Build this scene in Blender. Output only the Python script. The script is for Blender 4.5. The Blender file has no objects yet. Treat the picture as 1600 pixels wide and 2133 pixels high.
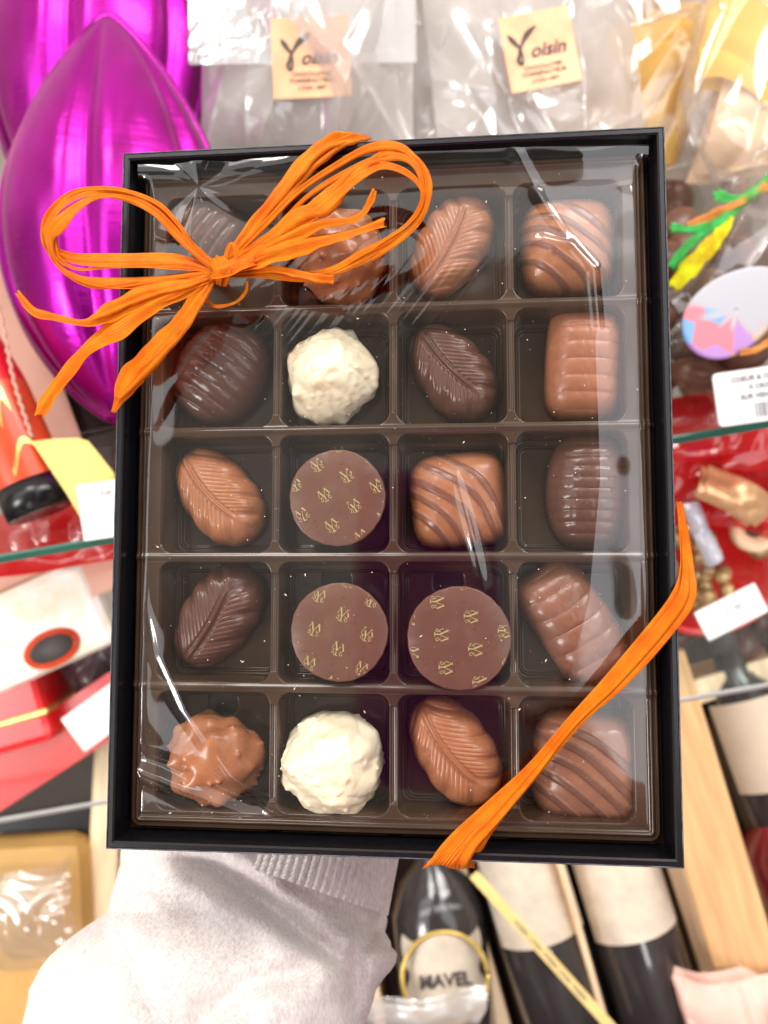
import bpy, math, random
import numpy as np
from mathutils import Matrix, Vector
random.seed(5); RNG = np.random.default_rng(11)
SC = bpy.context.scene; COL = SC.collection
PI = math.pi
# ------------------------------------------------------------------ camera
F = 1580.0; CX, CY = 800.0, 1066.5
CAM = Matrix.Translation((0, 0, 1.5)) @ Matrix.Rotation(math.radians(40), 4, 'X') @ Matrix.Rotation(math.radians(-10), 4, 'Z')
cam = bpy.data.cameras.new('camera'); co = bpy.data.objects.new('camera', cam); COL.objects.link(co)
co.matrix_world = CAM
cam.sensor_fit = 'VERTICAL'; cam.sensor_height = 36; cam.sensor_width = 27; cam.lens = 36 * F / 2133
cam.clip_start = .01; cam.clip_end = 30
cam.dof.use_dof = True; cam.dof.focus_distance = .246; cam.dof.aperture_fstop = 9.5
SC.camera = co
# box pose (from the four rim corners)
ex = Vector((.17730, .00112, .01572)).normalized()
ey = Vector((-.000124, .228252, -.015896)).normalized()
ez = ex.cross(ey).normalized(); ey = ez.cross(ex)
BC = Vector((.000414, .007825, -.241119))
BM = Matrix((( ex.x, ey.x, ez.x, BC.x), (ex.y, ey.y, ez.y, BC.y), (ex.z, ey.z, ez.z, BC.z), (0, 0, 0, 1)))
BOX = CAM @ BM; BMI = BM.inverted()
BW, BH, BD = .178, .2288, .029

def ray(px, py): return Vector(((px - CX) / F, -(py - CY) / F, -1))
def bp(px, py, z=0.0):
    """point of the box frame on the plane z (metres from the rim) seen at a photograph position"""
    o = BMI @ Vector((0, 0, 0)); d = (BMI.to_3x3() @ ray(px, py)); t = (z - o.z) / d.z
    return o + d * t
def proj(X, Y, Z):
    m = np.array(BM); x = m[0, 0]*X + m[0, 1]*Y + m[0, 2]*Z + m[0, 3]
    y = m[1, 0]*X + m[1, 1]*Y + m[1, 2]*Z + m[1, 3]; z = m[2, 0]*X + m[2, 1]*Y + m[2, 2]*Z + m[2, 3]
    return CX + F * x / -z, CY - F * y / -z
def cf(px, py, d, rz=0, rx=0, ry=0):
    """frame standing at distance d, facing back along the view, turned in degrees"""
    return CAM @ Matrix.Translation(ray(px, py) * d) @ Matrix.Rotation(math.radians(rz), 4, 'Z') @ Matrix.Rotation(math.radians(ry), 4, 'Y') @ Matrix.Rotation(math.radians(rx), 4, 'X')
def onplane(px, py, zw):
    o = CAM.translation; d = CAM.to_3x3() @ ray(px, py); return o + d * ((zw - o.z) / d.z)
def onvert(px, py, yw):
    o = CAM.translation; d = CAM.to_3x3() @ ray(px, py); return o + d * ((yw - o.y) / d.y)
CROT = CAM.to_3x3()
# ------------------------------------------------------------------ noise
_lat = RNG.random((8, 64, 64))
def n2(x, y, s=0):
    L = _lat[s % 8]; x = np.asarray(x, float) + 17.3 * s; y = np.asarray(y, float) - 9.1 * s
    xi = np.floor(x).astype(int); yi = np.floor(y).astype(int); fx = x - xi; fy = y - yi
    fx = fx * fx * (3 - 2 * fx); fy = fy * fy * (3 - 2 * fy)
    a = L[xi % 64, yi % 64]; b = L[(xi + 1) % 64, yi % 64]; c = L[xi % 64, (yi + 1) % 64]; d = L[(xi + 1) % 64, (yi + 1) % 64]
    return (a * (1 - fx) + b * fx) * (1 - fy) + (c * (1 - fx) + d * fx) * fy - .5
def ss(a, b, x):
    t = np.clip((x - a) / (b - a), 0, 1); return t * t * (3 - 2 * t)
def segdist(PX, PY, pts):
    """distance to a polyline, signed side, and position along it"""
    best = np.full(PX.shape, 1e9); side = np.zeros(PX.shape); along = np.zeros(PX.shape); L = 0
    for (x0, y0), (x1, y1) in zip(pts[:-1], pts[1:]):
        dx, dy = x1 - x0, y1 - y0; l = math.hypot(dx, dy)
        t = np.clip(((PX - x0) * dx + (PY - y0) * dy) / (l * l), 0, 1)
        d = np.hypot(PX - x0 - t * dx, PY - y0 - t * dy); m = d < best
        best = np.where(m, d, best); side = np.where(m, np.sign((PX - x0) * dy - (PY - y0) * dx), side)
        along = np.where(m, L + t * l, along); L += l
    return best, side, along / L
# ------------------------------------------------------------------ mesh helpers
def mesh(name, V, Fc, smooth=True, attr=None, uv=None):
    me = bpy.data.meshes.new(name); me.from_pydata([tuple(map(float, v)) for v in V], [], [tuple(int(i) for i in f) for f in Fc]); me.validate()
    if smooth: me.polygons.foreach_set('use_smooth', [True] * len(me.polygons))
    if attr is not None:
        for k, a in attr.items():
            at = me.attributes.new(k, 'FLOAT', 'POINT'); at.data.foreach_set('value', np.asarray(a, dtype=np.float32).ravel())
    me.update(); return me
def gridfaces(nu, nv, wrapu=False, off=0):
    f = []
    for j in range(nv - 1):
        for i in range(nu if wrapu else nu - 1):
            a = j * nu + i; b = j * nu + (i + 1) % nu
            f.append((a + off, b + off, b + nu + off, a + nu + off))
    return f
def height(name, xs, ys, fn, attr=None, thick=0):
    X, Y = np.meshgrid(xs, ys); Z = fn(X, Y)
    V = np.stack([X.ravel(), Y.ravel(), Z.ravel()], 1)
    return mesh(name, V, gridfaces(len(xs), len(ys)), attr={k: a(X, Y) for k, a in attr.items()} if attr else None)
class MB:
    def __init__(s): s.v = []; s.f = []; s.sm = []
    def add(s, v, f, sm=False):
        o = len(s.v); s.v += [tuple(p) for p in v]; s.f += [tuple(i + o for i in q) for q in f]; s.sm += [sm] * len(f); return s
    def box(s, x0, x1, y0, y1, z0, z1, b=0.0, M=None):
        b = min(b, (x1-x0)/2.01, (y1-y0)/2.01, (z1-z0)/2.01)
        if b <= 0:
            v = [(x, y, z) for z in (z0, z1) for y in (y0, y1) for x in (x0, x1)]
            f = [(0, 2, 3, 1), (4, 5, 7, 6), (0, 1, 5, 4), (2, 6, 7, 3), (0, 4, 6, 2), (1, 3, 7, 5)]
        else:
            import bmesh
            bm = bmesh.new(); bmesh.ops.create_cube(bm, size=1)
            for w in bm.verts: w.co = Vector(((x0+x1)/2 + w.co.x*(x1-x0), (y0+y1)/2 + w.co.y*(y1-y0), (z0+z1)/2 + w.co.z*(z1-z0)))
            bmesh.ops.bevel(bm, geom=bm.edges[:], offset=b, segments=2, profile=.5, affect='EDGES')
            v = [w.co.copy() for w in bm.verts]; bm.verts.index_update(); f = [[w.index for w in q.verts] for q in bm.faces]; bm.free()
        if M: v = [M @ Vector(p) for p in v]
        return s.add(v, f)
    def lathe(s, prof, n=48, M=None, cap=True):
        v = []; f = []
        for r, z in prof:
            for i in range(n): a = 2 * PI * i / n; v.append(Vector((r * math.cos(a), r * math.sin(a), z)))
        f = gridfaces(n, len(prof), True)
        if cap: f.append(tuple(reversed(range(n)))); f.append(tuple(range(n * (len(prof) - 1), n * len(prof))))
        if M: v = [M @ p for p in v]
        return s.add(v, f, True)
    def me(s, name):
        m = bpy.data.meshes.new(name); m.from_pydata([tuple(p) for p in s.v], [], s.f); m.validate()
        if len(m.polygons) == len(s.sm): m.polygons.foreach_set('use_smooth', s.sm)
        m.update(); return m
def tube(P, rad, n=10, closed_ends=True):
    P = [Vector(p) for p in P]; V = []; up = Vector((0.1, .2, 1)).normalized()
    for i, p in enumerate(P):
        t = (P[min(i+1, len(P)-1)] - P[max(i-1, 0)]).normalized(); a = t.cross(up).normalized(); b = a.cross(t)
        r = rad[i] if hasattr(rad, '__len__') else rad
        for k in range(n): q = 2*PI*k/n; V.append(p + a*r*math.cos(q) + b*r*math.sin(q))
    f = gridfaces(n, len(P), True)
    if closed_ends: f += [tuple(reversed(range(n))), tuple(range(n*(len(P)-1), n*len(P)))]
    return V, f
def crom(pts, n=8):
    P = [np.array(p, float) for p in pts]; P = [2*P[0]-P[1]] + P + [2*P[-1]-P[-2]]; out = []
    for i in range(1, len(P)-2):
        for k in range(n):
            t = k / n; a, b, c, d = P[i-1:i+3]
            out.append(.5*((2*b) + (c-a)*t + (2*a-5*b+4*c-d)*t*t + (3*b-a-3*c+d)*t**3))
    out.append(P[-2]); return out
# ------------------------------------------------------------------ object helpers
def obj(name, data, mat=None, parent=None, M=None):
    o = bpy.data.objects.new(name, data); COL.objects.link(o)
    if mat is not None and data is not None:
        if not data.materials: data.materials.append(mat)
    if parent is not None: o.parent = parent
    if M is not None: o.matrix_local = M
    return o
def tag(o, label, cat=None, group=None, kind=None):
    o['label'] = label
    if cat: o['category'] = cat
    if group: o['group'] = group
    if kind: o['kind'] = kind
    return o
def thing(name, label, cat, M, group=None):
    o = obj(name, None, M=M); o.empty_display_size = .02; return tag(o, label, cat, group)
def struct(name, me, mat, M=None):
    o = obj(name, me, mat, M=M); o['kind'] = 'structure'; return o
# ------------------------------------------------------------------ materials
def M_(name):
    m = bpy.data.materials.new(name); m.use_nodes = True; return m, m.node_tree, m.node_tree.nodes['Principled BSDF']
def N(nt, t, **k):
    n = nt.nodes.new(t)
    for a, b in k.items():
        if a in n.inputs: n.inputs[a].default_value = b
        else: setattr(n, a, b)
    return n
def c4(c): return tuple(c) + (1,) if len(c) == 3 else tuple(c)
def ramp(nt, src, stops):
    r = nt.nodes.new('ShaderNodeValToRGB'); e = r.color_ramp.elements
    while len(e) < len(stops): e.new(.5)
    for q, (p, c) in zip(e, stops): q.position = p; q.color = c4(c)
    nt.links.new(src, r.inputs[0]); return r
def noise(nt, scale, detail=3, rough=.5, vec=None, stretch=None):
    tc = nt.nodes.new('ShaderNodeTexCoord'); src = tc.outputs['Object']
    if stretch:
        mp = nt.nodes.new('ShaderNodeMapping'); mp.inputs['Scale'].default_value = stretch; nt.links.new(src, mp.inputs[0]); src = mp.outputs[0]
    n = N(nt, 'ShaderNodeTexNoise', Scale=scale, Detail=detail, Roughness=rough); nt.links.new(src, n.inputs['Vector']); return n
def bump(nt, src, bsdf, strength=.3, dist=.001, prev=None):
    b = N(nt, 'ShaderNodeBump', Strength=strength, Distance=dist); nt.links.new(src, b.inputs['Height'])
    if prev: nt.links.new(prev.outputs[0], b.inputs['Normal'])
    nt.links.new(b.outputs[0], bsdf.inputs['Normal']); return b
def plain(name, c, rough=.5, metal=0, var=.15, scale=30, bumpd=0, stretch=None, coat=0, c2=None):
    m, nt, b = M_(name); b.inputs['Roughness'].default_value = rough; b.inputs['Metallic'].default_value = metal; b.inputs['Coat Weight'].default_value = coat
    n = noise(nt, scale, 4, .6, stretch=stretch)
    lo = [x * (1 - var) for x in c]; hi = [min(1, x * (1 + var)) for x in (c2 or c)]
    r = ramp(nt, n.outputs[0], [(.3, lo), (.7, hi)]); nt.links.new(r.outputs[0], b.inputs['Base Color'])
    if bumpd: bump(nt, n.outputs[0], b, .5, bumpd)
    return m
def choc(name, c, attr2=None, rough=.23):
    m, nt, b = M_(name); b.inputs['IOR'].default_value = 1.45
    n = noise(nt, 90, 5, .65); r = ramp(nt, n.outputs[0], [(.3, [x*.88 for x in c]), (.7, [x*1.1 for x in c])]); src = r.outputs[0]
    if attr2:
        a = nt.nodes.new('ShaderNodeAttribute'); a.attribute_name = 'stripe'
        mx = nt.nodes.new('ShaderNodeMixRGB'); nt.links.new(a.outputs['Fac'], mx.inputs[0]); nt.links.new(src, mx.inputs[1]); mx.inputs[2].default_value = c4(attr2); src = mx.outputs[0]
    # crumbs of cocoa dust
    v = N(nt, 'ShaderNodeTexVoronoi', Scale=260); tc = nt.nodes.new('ShaderNodeTexCoord'); nt.links.new(tc.outputs['Object'], v.inputs['Vector'])
    sp = ramp(nt, v.outputs['Distance'], [(.05, (1, 1, 1)), (.08, (0, 0, 0))])
    v2 = noise(nt, 70, 2); sp2 = ramp(nt, v2.outputs[0], [(.56, (0, 0, 0)), (.68, (1, 1, 1))])
    mu = N(nt, 'ShaderNodeMath', operation='MULTIPLY'); nt.links.new(sp.outputs[0], mu.inputs[0]); nt.links.new(sp2.outputs[0], mu.inputs[1])
    mx = nt.nodes.new('ShaderNodeMixRGB'); nt.links.new(mu.outputs[0], mx.inputs[0]); nt.links.new(src, mx.inputs[1]); mx.inputs[2].default_value = (.55, .38, .28, 1)
    nt.links.new(mx.outputs[0], b.inputs['Base Color'])
    n3 = noise(nt, 260, 4, .6); rr = ramp(nt, n3.outputs[0], [(.3, (rough-.05,)*3), (.75, (rough+.1,)*3)]); nt.links.new(rr.outputs[0], b.inputs['Roughness'])
    bump(nt, n3.outputs[0], b, .25, .00025)
    b.inputs['Subsurface Weight'].default_value = .12; b.inputs['Subsurface Radius'].default_value = (1, .45, .25); b.inputs['Subsurface Scale'].default_value = .0015
    return m
MILK = choc('milk_chocolate', (.40, .157, .069)); DARK = choc('dark_chocolate', (.115, .050, .034), rough=.2)
DISC = choc('disc_chocolate', (.15, .066, .042), rough=.3)
STRIPED = choc('striped_milk_chocolate', (.385, .155, .072), (.20, .082, .05))
NUTTY = choc('nut_milk_chocolate', (.37, .142, .062), rough=.24); LOGM = choc('bar_milk_chocolate', (.355, .137, .07), rough=.3)
def white_choc():
    m, nt, b = M_('white_chocolate'); n = noise(nt, 60, 4, .6)
    r = ramp(nt, n.outputs[0], [(.25, (.84, .66, .42)), (.5, (.93, .82, .58)), (.75, (.95, .87, .66))])
    n2_ = noise(nt, 210, 2, .5); r2 = ramp(nt, n2_.outputs[0], [(.73, (0, 0, 0)), (.8, (1, 1, 1))])
    mx = nt.nodes.new('ShaderNodeMixRGB'); nt.links.new(r2.outputs[0], mx.inputs[0]); nt.links.new(r.outputs[0], mx.inputs[1]); mx.inputs[2].default_value = (.50, .34, .24, 1)
    nt.links.new(mx.outputs[0], b.inputs['Base Color']); b.inputs['Roughness'].default_value = .38
    n3 = noise(nt, 200, 4, .6); bump(nt, n3.outputs[0], b, .35, .0004)
    b.inputs['Subsurface Weight'].default_value = .25; b.inputs['Subsurface Radius'].default_value = (1, .8, .5); b.inputs['Subsurface Scale'].default_value = .002
    return m
WHITE = white_choc()
def tray_mat():
    m, nt, b = M_('brown_moulded_plastic'); n = noise(nt, 40, 4, .6)
    r = ramp(nt, n.outputs[0], [(.3, (.044, .023, .012)), (.7, (.072, .042, .025))])
    v = N(nt, 'ShaderNodeTexVoronoi', Scale=170); tc = nt.nodes.new('ShaderNodeTexCoord'); nt.links.new(tc.outputs['Object'], v.inputs['Vector'])
    sp = ramp(nt, v.outputs['Distance'], [(.045, (1, 1, 1)), (.07, (0, 0, 0))]); v2 = noise(nt, 50, 3, .7); sp2 = ramp(nt, v2.outputs[0], [(.56, (0, 0, 0)), (.62, (1, 1, 1))])
    mu = N(nt, 'ShaderNodeMath', operation='MULTIPLY'); nt.links.new(sp.outputs[0], mu.inputs[0]); nt.links.new(sp2.outputs[0], mu.inputs[1])
    mx = nt.nodes.new('ShaderNodeMixRGB'); nt.links.new(mu.outputs[0], mx.inputs[0]); nt.links.new(r.outputs[0], mx.inputs[1]); mx.inputs[2].default_value = (.55, .42, .33, 1)
    nt.links.new(mx.outputs[0], b.inputs['Base Color']); b.inputs['Roughness'].default_value = .11; b.inputs['IOR'].default_value = 1.5
    n3 = noise(nt, 25, 3, .5); bump(nt, n3.outputs[0], b, .3, .0015); return m
TRAY = tray_mat()
BLACK = plain('black_gloss_paper', (.006, .006, .008), .24, var=.3, scale=400, bumpd=.00005, coat=.0)
EDGE = plain('rim_glint_paint', (.09, .09, .10), .22, var=.6, scale=260, bumpd=.00005)
def film_mat(name, refl=.1, rough=.03, haze=0.0, hazec=(1, 1, 1), scale=120, tint=(1, 1, 1), bd=.0002, ior=1.5, top=.95):
    m = bpy.data.materials.new(name); m.use_nodes = True; nt = m.node_tree; nt.nodes.clear()
    out = nt.nodes.new('ShaderNodeOutputMaterial'); tr = nt.nodes.new('ShaderNodeBsdfTransparent'); tr.inputs[0].default_value = c4(tint)
    gl = nt.nodes.new('ShaderNodeBsdfGlossy'); gl.inputs['Roughness'].default_value = rough
    lw = N(nt, 'ShaderNodeLayerWeight', Blend=.25); mr = N(nt, 'ShaderNodeMapRange'); mr.inputs['To Min'].default_value = refl; mr.inputs['To Max'].default_value = top
    pw = N(nt, 'ShaderNodeMath', operation='POWER'); pw.inputs[1].default_value = 2.2
    nt.links.new(lw.outputs['Facing'], pw.inputs[0]); nt.links.new(pw.outputs[0], mr.inputs[0])
    mx = nt.nodes.new('ShaderNodeMixShader'); nt.links.new(mr.outputs[0], mx.inputs[0]); nt.links.new(tr.outputs[0], mx.inputs[1]); nt.links.new(gl.outputs[0], mx.inputs[2])
    last = mx
    n = noise(nt, scale, 3, .5); b = N(nt, 'ShaderNodeBump', Strength=.5, Distance=bd); nt.links.new(n.outputs[0], b.inputs['Height']); nt.links.new(b.outputs[0], gl.inputs['Normal'])
    if haze:
        d = nt.nodes.new('ShaderNodeBsdfDiffuse'); d.inputs[0].default_value = c4(hazec); t = nt.nodes.new('ShaderNodeBsdfTranslucent'); t.inputs[0].default_value = c4(hazec)
        a = nt.nodes.new('ShaderNodeMixShader'); a.inputs[0].default_value = .5; nt.links.new(d.outputs[0], a.inputs[1]); nt.links.new(t.outputs[0], a.inputs[2])
        m2 = nt.nodes.new('ShaderNodeMixShader'); m2.inputs[0].default_value = haze; nt.links.new(mx.outputs[0], m2.inputs[1]); nt.links.new(a.outputs[0], m2.inputs[2]); last = m2
    nt.links.new(last.outputs[0], out.inputs[0]); return m
FILM = film_mat('clear_film', .092, .065, bd=.00006, scale=60)
CELLO = film_mat('crinkled_cellophane', .22, .09, .42, (1, .96, .93), scale=14, bd=.0015)
CELLO2 = film_mat('thin_cellophane', .16, .08, .13, (1, .92, .86), scale=14, bd=.0015)
GLASS = film_mat('shelf_glass', .04, .01, .0, top=.35, hazec=(.8, 1, .92), scale=5, bd=0, tint=(.96, .99, .98))
def raffia(name, c):
    m, nt, b = M_(name); a = nt.nodes.new('ShaderNodeAttribute'); a.attribute_name = 'across'
    n = noise(nt, 120, 3, .6); mx = N(nt, 'ShaderNodeMath', operation='MULTIPLY_ADD'); mx.inputs[1].default_value = 5.0; nt.links.new(a.outputs['Fac'], mx.inputs[0]); nt.links.new(n.outputs[0], mx.inputs[2])
    w = N(nt, 'ShaderNodeMath', operation='SINE'); s = N(nt, 'ShaderNodeMath', operation='MULTIPLY'); s.inputs[1].default_value = 9; nt.links.new(mx.outputs[0], s.inputs[0]); nt.links.new(s.outputs[0], w.inputs[0])
    r = ramp(nt, n.outputs[0], [(.3, (c[0]*.95, c[1]*.78, c[2]*.7)), (.7, (min(1, c[0]*1.08), c[1]*1.4, c[2]*2.5))]); nt.links.new(r.outputs[0], b.inputs['Base Color'])
    b.inputs['Roughness'].default_value = .38; b.inputs['Specular IOR Level'].default_value = .25
    bump(nt, w.outputs[0], b, .45, .0003)
    # thin fibre: some light comes through
    nt.nodes.remove(nt.nodes['Material Output']) if False else None
    out = nt.nodes['Material Output']; t = nt.nodes.new('ShaderNodeBsdfTranslucent'); nt.links.new(r.outputs[0], t.inputs[0]); ms = nt.nodes.new('ShaderNodeMixShader'); ms.inputs[0].default_value = .35
    nt.links.new(b.outputs[0], ms.inputs[1]); nt.links.new(t.outputs[0], ms.inputs[2]); nt.links.new(ms.outputs[0], out.inputs[0]); return m
ORANGE = raffia('orange_raffia', (1.0, .255, .006)); GREENR = raffia('green_raffia', (.10, .62, .10)); YELR = raffia('yellow_raffia', (.95, .78, .01)); ORR = raffia('pale_orange_raffia', (.95, .40, .07))
GOLD = plain('gold_print', (.44, .34, .14), .5, .15, var=.25, scale=900)
def knit():
    m, nt, b = M_('heather_knit'); n = noise(nt, 55, 5, .7); r = ramp(nt, n.outputs[0], [(.25, (.84, .76, .72)), (.5, (.93, .87, .84)), (.75, (.97, .94, .92))])
    nf = noise(nt, 900, 2, .5, stretch=(1, .45, 1)); rf = ramp(nt, nf.outputs[0], [(.3, (.74, .72, .71)), (.62, (1, 1, 1))])
    mx = nt.nodes.new('ShaderNodeMixRGB'); mx.blend_type = 'MULTIPLY'; mx.inputs[0].default_value = .75; nt.links.new(r.outputs[0], mx.inputs[1]); nt.links.new(rf.outputs[0], mx.inputs[2])
    nt.links.new(mx.outputs[0], b.inputs['Base Color']); b.inputs['Roughness'].default_value = .95; b.inputs['Specular IOR Level'].default_value = .1; b.inputs['Sheen Weight'].default_value = .4
    wv = N(nt, 'ShaderNodeTexWave', Scale=420, Distortion=1.5, Detail=1); tc = nt.nodes.new('ShaderNodeTexCoord'); mp = nt.nodes.new('ShaderNodeMapping'); mp.inputs['Rotation'].default_value = (0, 0, .9); nt.links.new(tc.outputs['Object'], mp.inputs[0]); nt.links.new(mp.outputs[0], wv.inputs['Vector'])
    b1 = bump(nt, nf.outputs[0], b, .8, .0007); bump(nt, wv.outputs[0], b, .5, .0004, b1); return m
KNIT = knit()
SKIN = plain('skin', (.62, .38, .29), .5, var=.06, scale=60)
MAG = None
def foil(name, c, c2, rough=.22):
    m, nt, b = M_(name); b.inputs['Metallic'].default_value = .8; b.inputs['Roughness'].default_value = rough
    n = noise(nt, 7, 3, .6, stretch=(2.2, 1, .5)); r = ramp(nt, n.outputs[0], [(.3, c), (.7, c2)]); nt.links.new(r.outputs[0], b.inputs['Base Color'])
    nf = noise(nt, 30, 4, .6, stretch=(1, 1, 9)); b1 = bump(nt, n.outputs[0], b, .4, .012); nb_ = noise(nt, 60, 4, .7, stretch=(.25, 5, 1)); b2 = bump(nt, nb_.outputs[0], b, .35, .0008, b1); bump(nt, nf.outputs[0], b, .3, .0006, b2); b.inputs['Coat Weight'].default_value = .15; b.inputs['Coat Roughness'].default_value = .12; return m
MAG = foil('magenta_foil', (.26, .001, .17), (.62, .008, .52), .26); MAGD = foil('deep_magenta_foil', (.25, .002, .14), (.42, .01, .26))
def wood(name, c):
    m, nt, b = M_(name); n = noise(nt, 14, 4, .6, stretch=(9, .8, 9)); r = ramp(nt, n.outputs[0], [(.28, [x*.72 for x in c]), (.5, c), (.75, [min(1, x*1.25) for x in c])]); nt.links.new(r.outputs[0], b.inputs['Base Color']); b.inputs['Roughness'].default_value = .55; bump(nt, n.outputs[0], b, .3, .0006); return m
WOOD = wood('pale_pine_wood', (.72, .42, .19)); WOODL = wood('light_edge_wood', (.88, .66, .42))
CREAM = plain('cream_wall', (.60, .50, .44), .6, var=.1, scale=3)
PAPERW = plain('white_card', (.86, .85, .83), .5, var=.03, scale=20); INK = plain('dark_ink', (.06, .05, .05), .6, var=.2)
GREYINK = plain('grey_print', (.20, .20, .21), .6); YELLOW = plain('yellow_card', (.90, .68, .20), .55, var=.06, scale=12)
PINKC = plain('pink_card', (.62, .33, .25), .6, var=.12, scale=8); DBROWN = plain('dark_board_and_shade', (.022, .009, .007), .85, var=.4, scale=6)
RED = plain('glossy_red', (.75, .012, .015), .3, var=.2, scale=8, coat=.4); REDO = plain('orange_red_label', (.72, .07, .015), .35, var=.25, scale=20, coat=.3)
REDT = film_mat('red_cellophane', .18, .12, .55, (.85, .02, .03), scale=30, bd=.004, tint=(1, .35, .33))
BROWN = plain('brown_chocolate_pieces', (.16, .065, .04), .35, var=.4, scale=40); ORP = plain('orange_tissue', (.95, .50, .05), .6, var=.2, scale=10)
PEACH = plain('peach_tissue', (.95, .66, .42), .65, var=.1, scale=14); COPPER = plain('copper_sticker', (.60, .28, .14), .38, .25, var=.12, scale=18, c2=(.72, .40, .23))
BOTTLE = plain('dark_bottle_glass', (.035, .03, .03), .16, var=.4, scale=9, coat=.6); LABELC = plain('cream_label', (.66, .57, .45), .55, var=.16, scale=45)
GOLDF = plain('gold_foil', (.85, .58, .16), .3, .75, var=.3, scale=60, bumpd=.001); TEAL = plain('green_glass_edge', (.05, .20, .15), .15, var=.3, scale=12, coat=.6)
GOLDC = plain('golden_carton', (.58, .33, .10), .5, var=.2, scale=8); PALEY = plain('nougat_paper', (.86, .78, .52), .5, var=.16, scale=30, c2=(.95, .93, .9)); PURP = plain('purple_case', (.46, .07, .50), .5, var=.1)
BURG = plain('burgundy_glass', (.20, .01, .015), .2, var=.3, coat=.5); PINKK = plain('pink_fuzzy_knit', (.60, .36, .34), .95, var=.2, scale=200, bumpd=.001); HAIR = plain('brown_hair', (.06, .03, .02), .5)
SHELFE = plain('grey_shelf_edge', (.42, .43, .42), .3, var=.1); PASTEL = None
def pastel():
    m, nt, b = M_('pastel_floral_print'); v = N(nt, 'ShaderNodeTexVoronoi', Scale=75); tc = nt.nodes.new('ShaderNodeTexCoord'); nt.links.new(tc.outputs['Object'], v.inputs['Vector'])
    r = ramp(nt, v.outputs['Color'], [(0, (.75, .22, .28)), (.3, (.75, .45, .10)), (.5, (.20, .42, .75)), (.7, (.5, .26, .62)), (1, (.25, .55, .2))]); r.color_ramp.interpolation = 'CONSTANT'
    a = nt.nodes.new('ShaderNodeAttribute'); a.attribute_name = 'flower'; mx = nt.nodes.new('ShaderNodeMixRGB'); nt.links.new(a.outputs['Fac'], mx.inputs[0]); mx.inputs[1].default_value = (.50, .50, .55, 1); nt.links.new(r.outputs[0], mx.inputs[2])
    nt.links.new(mx.outputs[0], b.inputs['Base Color']); b.inputs['Roughness'].default_value = .35; return m
PASTEL = pastel()
#==BOX==
# ------------------------------------------------------------------ the black box
box = thing('chocolate_box', 'open black cardboard gift box holding a tray of twenty chocolates in front of the shelves', 'box', BOX)
def box_walls():
    import bmesh
    m = MB(); w, h, d, t = BW/2, BH/2, BD, .0022
    # rim profile ring: outer bottom, outer top, bevel, inner top, inner bottom
    def ring(o, z): return [(-w+o, -h+o, z), (w-o, -h+o, z), (w-o, h-o, z), (-w+o, h-o, z)]
    V = ring(.0006, -d) + ring(0, -d + .0006) + ring(0, -.0005) + ring(.0005, 0) + ring(t - .0005, 0) + ring(t, -.0005) + ring(t + .0006, -d + .003)
    Fs = gridfaces(4, 7, True); Fs.append((3, 2, 1, 0)); Fs.append((24, 25, 26, 27))
    return m.add(V, Fs).me('lid_walls')
obj('carton', box_walls(), BLACK, box)
# thin pale line that paints the highlight along the glossy rim
def rim_glint():
    m = MB(); w, h = BW/2, BH/2; r = .00022
    for a, b in (((-w, -h), (w, -h)), ((w, -h), (w, h)), ((w, h), (-w, h)), ((-w, h), (-w, -h))):
        v, f = tube([(a[0] + (b[0]-a[0])*k/30, a[1] + (b[1]-a[1])*k/30, -.0002 + .00006*random.uniform(-1, 1)) for k in range(31)], r, 6); m.add(v, f, True)
    return m.me('rim_glint')
obj('rim_edge', rim_glint(), EDGE, box)
# ------------------------------------------------------------------ the tray
ZT, ZF = -.0085, -.0235
cols = [327, 573, 819, 1068, 1318]; rows = [385, 640, 893, 1160, 1436, 1712]
rowpx = []
def tray_lines():
    xs = [bp(c, 1050, ZT).x for c in cols]; ys = [bp(820, r, ZT).y for r in rows]; return xs, ys
TXs, TYs = tray_lines()
def cell(cx_, r_): return (TXs[cx_] + TXs[cx_+1]) / 2, (TYs[r_] + TYs[r_+1]) / 2
def rrect(X, Y, cx0, cy0, a, b, r):
    qx = np.abs(X - cx0) - a + r; qy = np.abs(Y - cy0) - b + r
    return np.hypot(np.maximum(qx, 0), np.maximum(qy, 0)) + np.minimum(np.maximum(qx, qy), 0) - r
notches = {(2, 3), (2, 2), (1, 3), (0, 4)}
def trayz(X, Y):
    Z = np.full(X.shape, ZT)
    for i in range(4):
        for j in range(5):
            cx0, cy0 = cell(i, j); a = (TXs[i+1] - TXs[i]) / 2; b = (TYs[j] - TYs[j+1]) / 2
            d = rrect(X, Y, cx0, cy0, a - .0012, b - .0015, .0042)
            z = ZT + (ZF - ZT) * ss(0, -.0010, d)
            d2 = rrect(X, Y, cx0, cy0 - .0006, a - .0036, b - .0044, .0026)
            z = z - .0012 * ss(.0004, -.0004, d2)
            lip = .00045 * np.exp(-((d2 - .0004) / .0003) ** 2); z = z + lip * (d < -.0015)
            if (i, j) in notches:
                d3 = rrect(X, Y, cx0 - .0015, cy0 + b - .0085, .0048, .003, .0018); z = z - .004 * ss(.0008, -.0006, d3) * (d < -.001)
            Z = np.where(d < .0, np.minimum(Z, z), Z)
    # bars between the rows carry small ripples and a groove
    for y in TYs[1:-1]: Z = Z + .0007 * np.exp(-((Y - y) / .0011) ** 2)
    for x in TXs[1:-1]: Z = Z - .0016 * np.exp(-((X - x) / .0015) ** 2) * (np.min([np.abs(Y - y) for y in TYs], axis=0) > .0055)
    ed = rrect(X, Y, 0, 0, .0866, .1120, .005); Z = Z - .004 * ss(-.0022, -.0002, ed)
    Z = Z + .0010 * np.exp(-((ed + .0042) / .0007) ** 2)
    return Z + .0003 * n2(X * 90, Y * 90, 1)
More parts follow.
